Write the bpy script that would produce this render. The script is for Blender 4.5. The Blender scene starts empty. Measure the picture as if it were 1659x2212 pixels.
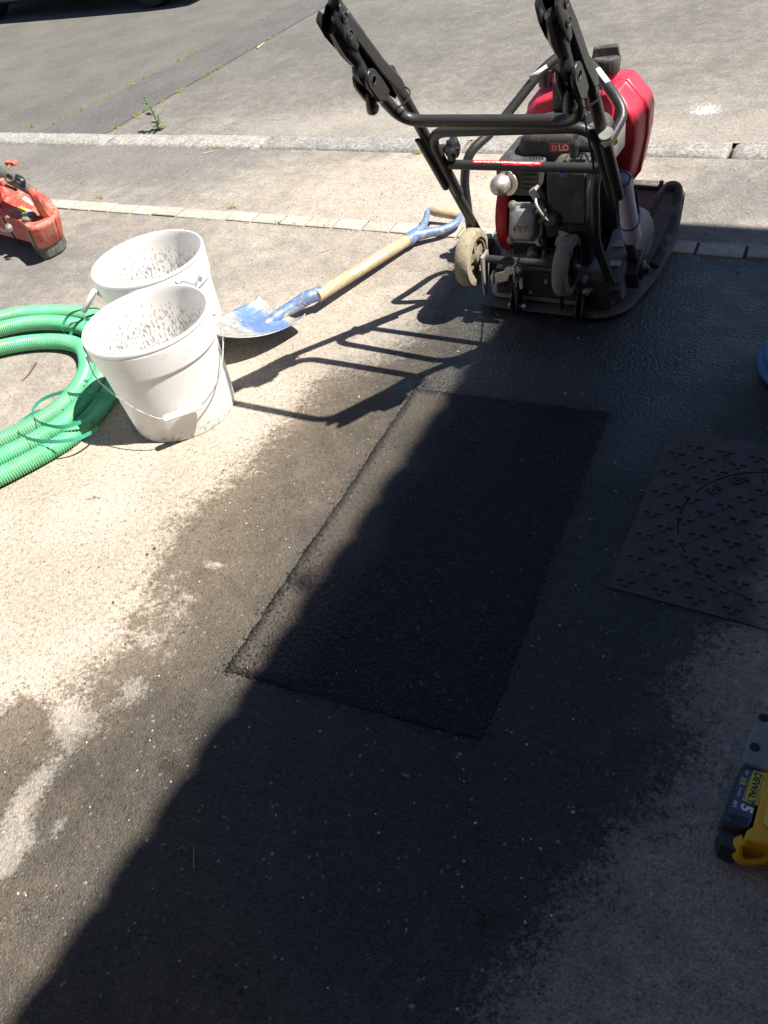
import bpy, math, random
import numpy as np
from mathutils import Vector, Matrix
random.seed(7); rng = np.random.default_rng(7)
PI = math.pi
C = bpy.context.scene.collection
SC = bpy.context.scene

# ---------------------------------------------------------------- camera, sky, sun, exposure
CAM_H = 1.56
pitch, roll, yaw = math.radians(44.0), math.radians(-14.1), math.radians(38.0)
fw0 = np.array([0, math.cos(pitch), -math.sin(pitch)]); rt0 = np.array([1.0, 0, 0]); up0 = np.cross(rt0, fw0)
rt1 = math.cos(roll)*rt0 + math.sin(roll)*up0; up1 = np.cross(rt1, fw0)
Rz = np.array([[math.cos(yaw), -math.sin(yaw), 0], [math.sin(yaw), math.cos(yaw), 0], [0, 0, 1]])
RT, UP, FW = Rz@rt1, Rz@up1, Rz@fw0
CAM = np.array([0, 0, CAM_H])
cd = bpy.data.cameras.new('camera'); cam = bpy.data.objects.new('camera', cd); C.objects.link(cam)
M = Matrix(((RT[0], UP[0], -FW[0], 0), (RT[1], UP[1], -FW[1], 0), (RT[2], UP[2], -FW[2], CAM_H), (0, 0, 0, 1)))
cam.matrix_world = M
cd.sensor_fit = 'VERTICAL'; cd.sensor_height = 36; cd.sensor_width = 27; cd.lens = 1680/2212*36
cd.clip_start = 0.02; cd.clip_end = 500
SC.camera = cam
SUN_EL, SUN_AZ = math.radians(57), math.radians(13)      # azimuth counted from +X towards +Y
w = bpy.data.worlds.new('World'); SC.world = w; w.use_nodes = True
nt = w.node_tree; bg = nt.nodes['Background']
sky = nt.nodes.new('ShaderNodeTexSky'); sky.sky_type = 'NISHITA'; sky.sun_disc = False
sky.sun_elevation = SUN_EL; sky.sun_rotation = PI/2 - SUN_AZ
sky.ozone_density = 4.0; sky.dust_density = .4; sky.air_density = .85
nt.links.new(sky.outputs[0], bg.inputs[0]); bg.inputs[1].default_value = 0.05
sd = bpy.data.lights.new('sun', 'SUN'); sd.energy = 5.0; sd.angle = math.radians(0.53); sd.color = (1.0, 0.95, 0.87)
so = bpy.data.objects.new('sun', sd); C.objects.link(so); so.location = (6, 2, 9)
SUN = Vector((math.cos(SUN_EL)*math.cos(SUN_AZ), math.cos(SUN_EL)*math.sin(SUN_AZ), math.sin(SUN_EL)))
so.rotation_euler = SUN.to_track_quat('Z', 'Y').to_euler()
SC.view_settings.view_transform = 'Standard'; SC.view_settings.look = 'None'
SC.view_settings.gamma = 1; SC.view_settings.use_curve_mapping = False
SC.view_settings.exposure = 0.95

# ---------------------------------------------------------------- helpers
def ray(x, y):
    return FW*1680 + RT*(x-829.5) - UP*(y-1106)
def G(x, y, z=0.0):                 # a point of the photograph brought down to height z
    d = ray(x, y); return CAM + d*((z-CAM_H)/d[2])
def Y(x, y, yy):                    # ... or out to the upright plane at distance yy
    d = ray(x, y); return CAM + d*(yy/d[1])
def N(v):
    v = np.array(v, float); return v/np.linalg.norm(v)

def smooth_path(pts, k=6, closed=False):
    P = [np.array(p, float) for p in pts]; n = len(P); out = []
    for i in range(n if closed else n-1):
        p0 = P[(i-1) % n] if (closed or i) else 2*P[0]-P[1]
        p1 = P[i]; p2 = P[(i+1) % n]
        p3 = P[(i+2) % n] if (closed or i+2 < n) else 2*P[-1]-P[-2]
        for j in range(k):
            t = j/k
            out.append(0.5*((2*p1)+(-p0+p2)*t+(2*p0-5*p1+4*p2-p3)*t*t+(-p0+3*p1-3*p2+p3)*t**3))
    if not closed: out.append(P[-1])
    return out

def fillet(pts, r=0.03, k=5):       # a bent tube: straight runs joined by round bends
    P = [np.array(p, float) for p in pts]; out = [P[0]]
    for i in range(1, len(P)-1):
        a, b, c = P[i-1], P[i], P[i+1]
        rr = min(r, np.linalg.norm(a-b)*.49, np.linalg.norm(c-b)*.49)
        s, e = b+N(a-b)*rr, b+N(c-b)*rr
        for j in range(k+1):
            t = j/k; out.append((1-t)**2*s+2*t*(1-t)*b+t*t*e)
    out.append(P[-1]); return out

class MB:
    def __init__(s): s.v = []; s.f = []; s.m = []; s.cur = 0
    def add(s, vs, fs):
        b = len(s.v); s.v += [tuple(float(c) for c in v) for v in vs]
        s.f += [tuple(b+i for i in f) for f in fs]; s.m += [s.cur]*len(fs); return s
    def tube(s, pts, r, n=12, cap=True, closed=False, flat=1.0, side=None, k=1):
        P = [np.array(p, float) for p in pts]; m = len(P)
        R = r if hasattr(r, '__len__') else [r]*m
        T = []
        for i in range(m):
            if closed: d = P[(i+1) % m]-P[i-1]
            else: d = P[min(i+1, m-1)]-P[max(i-1, 0)]
            T.append(N(d))
        u = np.array(side, float) if side is not None else np.cross(T[0], [0, 0, 1.0])
        if np.linalg.norm(u) < 1e-4: u = np.array([1.0, 0, 0])
        vs = []
        for i in range(m):
            u = u - T[i]*np.dot(u, T[i]); u = N(u); w_ = np.cross(T[i], u)
            for j in range(n):
                a = 2*PI*j/n; vs.append(P[i]+R[i]*(u*math.cos(a)+w_*math.sin(a)*flat))
        fs = []
        for i in range(m if closed else m-1):
            for j in range(n):
                a = i*n+j; b = i*n+(j+1) % n; q = ((i+1) % m)*n
                fs.append((a, b, q+(j+1) % n, q+j))
        if cap and not closed:
            fs.append(tuple(range(n-1, -1, -1))); fs.append(tuple((m-1)*n+j for j in range(n)))
        return s.add(vs, fs)
    def lathe(s, c, ax, prof, n=32, ang=0, squash=1.0, side=None, cap=True):   # prof: (radius, height along ax)
        c = np.array(c, float); ax = N(ax)
        u = np.array(side, float) if side is not None else np.cross(ax, [0.31, 0.77, 0.2])
        u = N(u-ax*np.dot(u, ax)); w_ = np.cross(ax, u)
        vs = []; fs = []
        for (r, h) in prof:
            for j in range(n):
                a = 2*PI*j/n+ang; vs.append(c+ax*h+r*(u*math.cos(a)+w_*math.sin(a)*squash))
        for i in range(len(prof)-1):
            for j in range(n):
                fs.append((i*n+j, i*n+(j+1) % n, (i+1)*n+(j+1) % n, (i+1)*n+j))
        if cap and prof[0][0] > 1e-6: fs.append(tuple(range(n-1, -1, -1)))
        if cap and prof[-1][0] > 1e-6: fs.append(tuple((len(prof)-1)*n+j for j in range(n)))
        return s.add(vs, fs)
    def prism(s, poly, d):          # planar outline of 3-D points pushed along vector d
        P = [np.array(p, float) for p in poly]; d = np.array(d, float); n = len(P)
        nn = sum((np.cross(P[i], P[(i+1) % n]) for i in range(n)), np.zeros(3))
        if np.dot(nn, d) > 0: P = P[::-1]
        vs = P+[p+d for p in P]
        fs = [tuple(range(n)), tuple(range(2*n-1, n-1, -1))]+[(i, n+i, n+(i+1) % n, (i+1) % n) for i in range(n)]
        return s.add(vs, fs)
    def loft(s, A, B, cap=True):
        n = len(A); fs = [(i, (i+1) % n, n+(i+1) % n, n+i) for i in range(n)]
        if cap: fs += [tuple(range(n-1, -1, -1)), tuple(n+i for i in range(n))]
        return s.add(list(A)+list(B), fs)
    def rings(s, R, cap=True):
        n = len(R[0]); m = len(R); fs = []
        for i in range(m-1):
            for j in range(n): fs.append((i*n+j, i*n+(j+1) % n, (i+1)*n+(j+1) % n, (i+1)*n+j))
        if cap: fs += [tuple(range(n-1, -1, -1)), tuple((m-1)*n+j for j in range(n))]
        return s.add([p for r in R for p in r], fs)
    def box(s, c, d, X=(1, 0, 0), Z=(0, 0, 1), taper=1.0):
        c = np.array(c, float); X = N(X); Z = np.array(Z, float); Z = N(Z-X*np.dot(X, Z)); Yv = np.cross(Z, X)
        vs = []
        for z in (-1, 1):
            t = taper if z > 0 else 1.0
            for (x, y) in ((-1, -1), (1, -1), (1, 1), (-1, 1)):
                vs.append(c+X*x*d[0]/2*t+Yv*y*d[1]/2*t+Z*z*d[2]/2)
        return s.add(vs, [(3, 2, 1, 0), (4, 5, 6, 7), (0, 1, 5, 4), (1, 2, 6, 5), (2, 3, 7, 6), (3, 0, 4, 7)])
    def grid(s, f, nu, nv, flip=False):
        vs = [f(i/(nu-1), j/(nv-1)) for i in range(nu) for j in range(nv)]
        fs = []
        for i in range(nu-1):
            for j in range(nv-1):
                q = (i*nv+j, (i+1)*nv+j, (i+1)*nv+j+1, i*nv+j+1)
                fs.append(q[::-1] if flip else q)
        return s.add(vs, fs)
    def build(s, name, mats, parent=None, bevel=0, sharp=40, solid=0, subsurf=0, loc=None, segs=2):
        me = bpy.data.meshes.new(name)
        base = Vector((0, 0, 0))
        root = parent
        while root is not None and root.parent is not None: root = root.parent
        if root is not None: base = root.location.copy()
        elif loc is not None: base = Vector(loc)
        me.from_pydata([(v[0]-base[0], v[1]-base[1], v[2]-base[2]) for v in s.v], [], s.f)
        if not isinstance(mats, (list, tuple)): mats = [mats]
        for m in mats: me.materials.append(m)
        if len(mats) > 1: me.polygons.foreach_set('material_index', s.m)
        me.polygons.foreach_set('use_smooth', [True]*len(me.polygons))
        me.update()
        me.set_sharp_from_angle(angle=math.radians(sharp))
        o = bpy.data.objects.new(name, me); C.objects.link(o)
        if parent is not None: o.parent = parent
        elif loc is not None: o.location = loc
        if solid:
            q = o.modifiers.new('solid', 'SOLIDIFY'); q.thickness = solid; q.offset = 0
        if bevel:
            q = o.modifiers.new('bevel', 'BEVEL'); q.width = bevel; q.segments = segs; q.limit_method = 'ANGLE'; q.angle_limit = math.radians(30)
            q.harden_normals = False
        if subsurf:
            q = o.modifiers.new('sub', 'SUBSURF'); q.levels = subsurf; q.render_levels = subsurf
        return o

def thing(name, label, cat, loc, group=None):
    o = bpy.data.objects.new(name, None); C.objects.link(o); o.location = loc
    o.empty_display_size = .1
    return tag(o, label, cat, group)
def tag(o, label, cat, group=None):
    o['label'] = label; o['category'] = cat
    if group: o['group'] = group
    return o
def struct(o, label=None):
    o['kind'] = 'structure'
    if label: o['label'] = label
    return o
def text(name, s, m, parent, org, xd, yd, h, depth=.0006, bold=.0, width=None, align='CENTER'):
    cu = bpy.data.curves.new(name, 'FONT'); cu.body = s; cu.size = 1; cu.offset = bold; cu.extrude = depth/h/2
    cu.align_x = align; cu.align_y = 'CENTER'; cu.resolution_u = 3
    t = bpy.data.objects.new(name+'_tmp', cu); C.objects.link(t)
    me = bpy.data.meshes.new_from_object(t.evaluated_get(bpy.context.evaluated_depsgraph_get()))
    bpy.data.objects.remove(t)
    co = np.empty(len(me.vertices)*3); me.vertices.foreach_get('co', co); co = co.reshape(-1, 3)
    xd, yd = N(xd), np.array(yd, float); yd = N(yd-xd*np.dot(xd, yd)); zd = np.cross(xd, yd)
    sy = h/.72; wid = co[:, 0].max()-co[:, 0].min() if len(co) else 1
    sx = width/wid if width else sy
    base = np.array([0., 0, 0]); r = parent
    while r is not None and r.parent is not None: r = r.parent
    if r is not None: base = np.array(r.location)
    out = np.array(org)+co[:, :1]*sx*xd+co[:, 1:2]*sy*yd+co[:, 2:]*h*zd-base
    me.vertices.foreach_set('co', out.ravel()); me.materials.clear(); me.materials.append(m); me.name = name
    o = bpy.data.objects.new(name, me); C.objects.link(o); o.parent = parent; return o

# ---------------------------------------------------------------- materials
def nd(nt, typ, **k):
    n = nt.nodes.new(typ)
    for a, b in k.items(): setattr(n, a, b)
    return n
def newmat(name):
    m = bpy.data.materials.new(name); m.use_nodes = True
    return m, m.node_tree, m.node_tree.nodes['Principled BSDF']
def mth(nt, op, a, b=None, c=None, clamp=False):
    n = nd(nt, 'ShaderNodeMath', operation=op, use_clamp=clamp)
    for i, x in enumerate((a, b, c)):
        if x is None: continue
        if isinstance(x, (int, float)): n.inputs[i].default_value = x
        else: nt.links.new(x, n.inputs[i])
    return n.outputs[0]
def mixc(nt, f, a, b, mode='MIX'):
    n = nd(nt, 'ShaderNodeMix', data_type='RGBA', blend_type=mode)
    for i, x in ((0, f), (6, a), (7, b)):
        if isinstance(x, (int, float)): n.inputs[i].default_value = x
        elif isinstance(x, tuple): n.inputs[i].default_value = (*x, 1)
        else: nt.links.new(x, n.inputs[i])
    return n.outputs[2]
def ramp(nt, f, lo, hi, a=0.0, b=1.0, smooth=True):
    n = nd(nt, 'ShaderNodeMapRange', interpolation_type='SMOOTHSTEP' if smooth else 'LINEAR')
    nt.links.new(f, n.inputs[0])
    n.inputs[1].default_value = lo; n.inputs[2].default_value = hi; n.inputs[3].default_value = a; n.inputs[4].default_value = b
    return n.outputs[0]
def noise(nt, co, scale, detail=3, rough=.55):
    n = nd(nt, 'ShaderNodeTexNoise'); n.inputs['Scale'].default_value = scale
    n.inputs['Detail'].default_value = detail; n.inputs['Roughness'].default_value = rough
    nt.links.new(co, n.inputs['Vector']); return n.outputs['Fac']
def voro(nt, co, scale, out='Distance', feature='F1'):
    n = nd(nt, 'ShaderNodeTexVoronoi', feature=feature); n.inputs['Scale'].default_value = scale
    nt.links.new(co, n.inputs['Vector']); return n.outputs[out]
def bump(nt, h, strength, dist, prev=None):
    n = nd(nt, 'ShaderNodeBump'); n.inputs['Strength'].default_value = strength; n.inputs['Distance'].default_value = dist
    nt.links.new(h, n.inputs['Height'])
    if prev is not None: nt.links.new(prev, n.inputs['Normal'])
    return n.outputs[0]
def attr(nt, name):
    return nd(nt, 'ShaderNodeAttribute', attribute_name=name).outputs['Fac']

def pm(name, col, rough=.5, metal=0.0, dirt=None, amt=.3, dscale=9, var=.12, bmp=.15, bscale=90, wear=None, wamt=.0, wscale=30, coat=0, ior=None):
    """painted, moulded or cast surface with grain, dust of its own colour and optional worn-through specks"""
    m, nt, p = newmat(name); L = nt.links
    co = nd(nt, 'ShaderNodeTexCoord').outputs['Object']
    n1 = noise(nt, co, dscale, 5, .65); n2 = noise(nt, co, dscale*6, 4, .6)
    c = mixc(nt, 1.0, col, ramp(nt, n2, .3, .7, 1-var, 1+var, False), 'MULTIPLY') if False else None
    v = nd(nt, 'ShaderNodeHueSaturation'); v.inputs['Color'].default_value = (*col, 1); L.new(ramp(nt, n2, .25, .75, 1-var, 1+var), v.inputs['Value'])
    c = v.outputs[0]; r = ramp(nt, n2, .2, .8, max(rough-.1, .02), min(rough+.12, 1))
    if dirt:
        lo = .72-.5*amt
        f = ramp(nt, mth(nt, 'ADD', mth(nt, 'MULTIPLY', n1, .7), mth(nt, 'MULTIPLY', n2, .3)), lo-.12, lo+.14, 0, min(1, .35+amt))
        c = mixc(nt, f, c, dirt); r = mth(nt, 'ADD', r, mth(nt, 'MULTIPLY', f, .3), clamp=True)
    if wear:
        f = ramp(nt, noise(nt, co, wscale, 6, .75), .70-.3*wamt, .74-.3*wamt)
        c = mixc(nt, f, c, wear)
    L.new(c, p.inputs['Base Color']); L.new(r, p.inputs['Roughness']); p.inputs['Metallic'].default_value = metal
    p.inputs['Coat Weight'].default_value = coat
    if bmp: L.new(bump(nt, noise(nt, co, bscale, 4, .6), bmp, .002), p.inputs['Normal'])
    return m

DUST = (.42, .37, .30)
mt = {}
mt['tube'] = pm('black_powdercoat_tube', (.038, .038, .037), .40, 0, DUST, .04, 30, wear=(.35, .35, .33), wamt=.12, wscale=22)
mt['blackpl'] = pm('black_plastic', (.022, .023, .024), .36, 0, DUST, .03, 30)
mt['dustypl'] = pm('dusty_black_plastic', (.050, .049, .047), .6, 0, (.22, .20, .17), .30, 22)
mt['castblk'] = pm('dark_cast_iron', (.042, .042, .043), .5, .1, (.20, .18, .155), .2, 24, bmp=.4, bscale=120)
mt['cover'] = pm('grey_worn_steel_cover', (.20, .215, .235), .45, .05, (.28, .27, .26), .25, 20, wear=(.25, .25, .25), wamt=.1)
mt['plate'] = pm('worn_base_plate_steel', (.12, .118, .112), .42, .2, (.22, .20, .17), .45, 8, bmp=.35, bscale=70)
mt['alu'] = pm('cast_aluminium', (.42, .42, .41), .5, .55, (.2, .18, .15), .28, 12, bmp=.35, bscale=150)
mt['chrome'] = pm('zinc_plated_steel', (.75, .74, .68), .3, .9, (.4, .36, .28), .12, 20)
mt['dome'] = pm('exhaust_dome_steel', (.62, .58, .52), .4, .7, (.4, .3, .2), .2, 12)
mt['red'] = pm('red_tank_plastic', (.70, .04, .075), .36, 0, (.5, .25, .2), .06, 7, var=.06, bmp=.05)
mt['redsteel'] = pm('red_painted_steel', (.52, .015, .02), .35, 0, DUST, .08, 7)
mt['sawred'] = pm('dusty_saw_red', (.58, .07, .045), .55, 0, (.55, .36, .27), .42, 8)
mt['sawgrey'] = pm('saw_grey_plastic', (.10, .105, .09), .6, 0, DUST, .3, 9)
mt['tyre'] = pm('dusty_cream_rubber', (.24, .215, .15), .85, 0, (.42, .37, .26), .5, 9, bmp=.9, bscale=110, wear=(.07, .06, .05), wamt=.25, wscale=24)
mt['tyredark'] = pm('dusty_grey_rubber', (.21, .19, .15), .85, 0, (.36, .32, .25), .45, 9, bmp=.9, bscale=110, wear=(.05, .05, .05), wamt=.28, wscale=20)
mt['hub'] = pm('dusty_wheel_hub', (.20, .17, .11), .8, 0, (.34, .29, .2), .35, 14)
mt['hubdark'] = pm('dark_wheel_hub', (.03, .03, .033), .6, 0, DUST, .12, 10)
mt['white'] = pm('white_bucket_plastic', (.80, .80, .79), .35, 0, (.62, .58, .52), .05, 6, var=.03, bmp=.04)
mt['grip'] = pm('white_grip_plastic', (.78, .77, .74), .45, 0, None, var=.04)
mt['wire'] = pm('bucket_wire', (.62, .62, .62), .3, .8, None)
mt['paper'] = pm('white_document_tube', (.62, .63, .75), .55, 0, (.5, .5, .52), .1, 8, var=.05)
mt['sticker_w'] = pm('white_sticker', (.78, .78, .76), .5)
mt['sticker_r'] = pm('red_sticker', (.6, .02, .035), .45)
mt['sticker_y'] = pm('yellow_sticker', (.85, .62, .02), .5)
mt['bluedot'] = pm('blue_sticker', (.02, .16, .5), .5)
mt['print_w'] = pm('white_print', (.8, .8, .78), .5, bmp=0)
mt['print_k'] = pm('black_print', (.02, .02, .022), .5, bmp=0)
mt['rubberhose'] = pm('dusty_black_hose', (.05, .045, .042), .7, 0, DUST, .35, 16)
mt['dark'] = pm('dark_inside', (.012, .012, .012), .7)
mt['yellow'] = pm('yellow_tool_plastic', (.80, .42, .012), .45, 0, (.4, .25, .08), .18, 16)
mt['navy'] = pm('dark_battery_plastic', (.035, .045, .065), .5, 0, (.2, .2, .2), .12, 16)
mt['toolgrey'] = pm('grey_tool_casing', (.20, .215, .21), .6, 0, (.34, .33, .3), .3, 12)
mt['label_y'] = pm('yellow_label', (.72, .6, .06), .45)
mt['label_n'] = pm('navy_label', (.05, .08, .14), .3)
mt['bluehose'] = pm('blue_hose', (.06, .21, .44), .5, 0, (.3, .3, .3), .2, 12)
mt['strap'] = pm('green_packing_strap', (.05, .34, .24), .35, 0, (.3, .4, .33), .1, 9)
mt['wood'] = None
mt['carpaint'] = pm('dark_green_car_paint', (.02, .035, .028), .25, .3, None, coat=.6)
mt['glass'] = pm('dark_car_glass', (.01, .012, .014), .08)
mt['rubber'] = pm('car_tyre_rubber', (.02, .02, .02), .8)
mt['render'] = pm('dark_brick_wall', (.13, .07, .05), .85, 0, (.4, .36, .3), .3, 3, bmp=.5, bscale=60)
mt['rooftile'] = pm('clay_roof_tile', (.22, .1, .07), .8, 0, (.2, .19, .15), .4, 5, bmp=.5)
mt['upvc'] = pm('white_window_frame', (.75, .75, .74), .4)

def thin(nt, p, f):                  # thin white plastic lets some light through
    out = [n for n in nt.nodes if n.type == 'OUTPUT_MATERIAL'][0]
    t = nd(nt, 'ShaderNodeBsdfTranslucent'); t.inputs[0].default_value = (.97, .96, .94, 1); x = nd(nt, 'ShaderNodeMixShader'); x.inputs[0].default_value = f
    nt.links.new(p.outputs[0], x.inputs[1]); nt.links.new(t.outputs[0], x.inputs[2]); nt.links.new(x.outputs[0], out.inputs[0])
# shovel: worn blue paint over steel
m, nt_, p = newmat('worn_blue_shovel_steel'); co = nd(nt_, 'ShaderNodeTexCoord').outputs['Object']
pa = attr(nt_, 'paint')
f = ramp(nt_, mth(nt_, 'ADD', mth(nt_, 'MULTIPLY', noise(nt_, co, 55, 7, .75), .95), mth(nt_, 'SUBTRACT', pa, .5)), .46, .62, 0, .75)
c = mixc(nt_, f, mixc(nt_, ramp(nt_, noise(nt_, co, 40, 5, .7), .4, .62), (.50, .49, .47), (.34, .31, .28)), mixc(nt_, ramp(nt_, pa, .53, .60), (.36, .47, .58), (.07, .22, .56)))
f2 = ramp(nt_, noise(nt_, co, 15, 4, .6), .60, .68)
c = mixc(nt_, mth(nt_, 'MULTIPLY', f2, .75), c, (.62, .55, .36))
nt_.links.new(c, p.inputs['Base Color']); p.inputs['Metallic'].default_value = .35
nt_.links.new(ramp(nt_, noise(nt_, co, 60, 3), .3, .7, .35, .6), p.inputs['Roughness'])
nt_.links.new(bump(nt_, noise(nt_, co, 90, 5, .7), .3, .002), p.inputs['Normal']); mt['shovel'] = m
# ash handle
m, nt_, p = newmat('ash_handle_wood'); tc = nd(nt_, 'ShaderNodeTexCoord').outputs['Object']
mp = nd(nt_, 'ShaderNodeMapping'); nt_.links.new(tc, mp.inputs[0]); mp.inputs['Rotation'].default_value = (0, 0, .30); mp.inputs['Scale'].default_value = (1, .06, 1)
gr = noise(nt_, mp.outputs[0], 160, 4, .6)
c = mixc(nt_, ramp(nt_, gr, .35, .65), (.52, .42, .27), (.38, .29, .17))
c = mixc(nt_, ramp(nt_, noise(nt_, tc, 9, 4, .6), .5, .7, 0, .6), c, (.60, .50, .34))
nt_.links.new(c, p.inputs['Base Color']); p.inputs['Roughness'].default_value = .55
nt_.links.new(bump(nt_, gr, .2, .001), p.inputs['Normal']); mt['wood'] = m
# green corrugated hose
m, nt_, p = newmat('green_corrugated_hose'); co = nd(nt_, 'ShaderNodeTexCoord').outputs['Object']
gv = attr(nt_, 'groove')
c = mixc(nt_, ramp(nt_, noise(nt_, co, 12, 4, .6), .3, .75), (.07, .55, .25), (.15, .62, .34))
c = mixc(nt_, mth(nt_, 'MULTIPLY', gv, ramp(nt_, noise(nt_, co, 7, 4), .3, .6, .35, .9)), c, (.20, .19, .13))
nt_.links.new(c, p.inputs['Base Color']); p.inputs['Roughness'].default_value = .42; mt['hose'] = m
# inside of the buckets: white wall splashed with grit
m, nt_, p = newmat('white_plastic_with_grit'); co = nd(nt_, 'ShaderNodeTexCoord').outputs['Object']
mp = nd(nt_, 'ShaderNodeMapping'); nt_.links.new(co, mp.inputs[0]); mp.inputs['Scale'].default_value = (1, 1, .22)
zz = nd(nt_, 'ShaderNodeSeparateXYZ'); nt_.links.new(co, zz.inputs[0])
st = voro(nt_, mp.outputs[0], 240, 'Color'); sr = nd(nt_, 'ShaderNodeSeparateColor'); nt_.links.new(st, sr.inputs[0])
dens = ramp(nt_, mth(nt_, 'ADD', zz.outputs[2], mth(nt_, 'MULTIPLY', noise(nt_, co, 20, 3), .06)), .27, .365, .75, .0)
f = mth(nt_, 'LESS_THAN', sr.outputs[0], dens)
f = mth(nt_, 'MULTIPLY', f, ramp(nt_, voro(nt_, mp.outputs[0], 240), .36, .55, 1, 0))
c = mixc(nt_, f, (.90, .89, .88), mixc(nt_, sr.outputs[1], (.02, .017, .015), (.22, .16, .11)))
nt_.links.new(c, p.inputs['Base Color']); p.inputs['Roughness'].default_value = .5; thin(nt_, p, .4); mt['grit_wall'] = m
# outside of the buckets: splashed lower edge
m, nt_, p = newmat('white_bucket_wall'); co = nd(nt_, 'ShaderNodeTexCoord').outputs['Object']
zz = nd(nt_, 'ShaderNodeSeparateXYZ'); nt_.links.new(co, zz.inputs[0])
nn = noise(nt_, co, 55, 6, .75)
lo = ramp(nt_, zz.outputs[2], 0, .09, .16, 0); hi = ramp(nt_, zz.outputs[2], .25, .33, 0, .07)
f = ramp(nt_, mth(nt_, 'ADD', nn, mth(nt_, 'ADD', lo, hi)), .66, .72)
c = mixc(nt_, mth(nt_, 'MULTIPLY', f, .8), (.92, .92, .91), (.28, .23, .16))
nt_.links.new(c, p.inputs['Base Color']); p.inputs['Roughness'].default_value = .38
p.inputs['Subsurface Weight'].default_value = 0.0; thin(nt_, p, .38); mt['bucket'] = m

def stone_mat(name, tint, light, scale=45, bs=.6, moss=.0):
    m, nt_, p = newmat(name); co = nd(nt_, 'ShaderNodeTexCoord').outputs['Object']
    oi = nd(nt_, 'ShaderNodeObjectInfo').outputs['Random']
    ge = nd(nt_, 'ShaderNodeNewGeometry').outputs['Position']
    a = noise(nt_, ge, scale, 6, .7); b = noise(nt_, ge, scale*.22, 4, .6)
    c = mixc(nt_, ramp(nt_, a, .35, .65), tint, light)
    c = mixc(nt_, ramp(nt_, b, .4, .7, 0, .5), c, tuple(x*.8 for x in tint))
    v = nd(nt_, 'ShaderNodeHueSaturation'); nt_.links.new(c, v.inputs['Color']); nt_.links.new(mth(nt_, 'MULTIPLY_ADD', oi, .22, .88), v.inputs['Value'])
    nt_.links.new(v.outputs[0], p.inputs['Base Color']); p.inputs['Roughness'].default_value = .85
    nt_.links.new(bump(nt_, a, bs, .004), p.inputs['Normal']); return m
mt['sett'] = stone_mat('worn_concrete_block', (.36, .33, .28), (.50, .46, .39), 60, .4)
mt['kerb'] = stone_mat('rough_granite', (.20, .19, .175), (.46, .44, .405), 60, .9)

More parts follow.
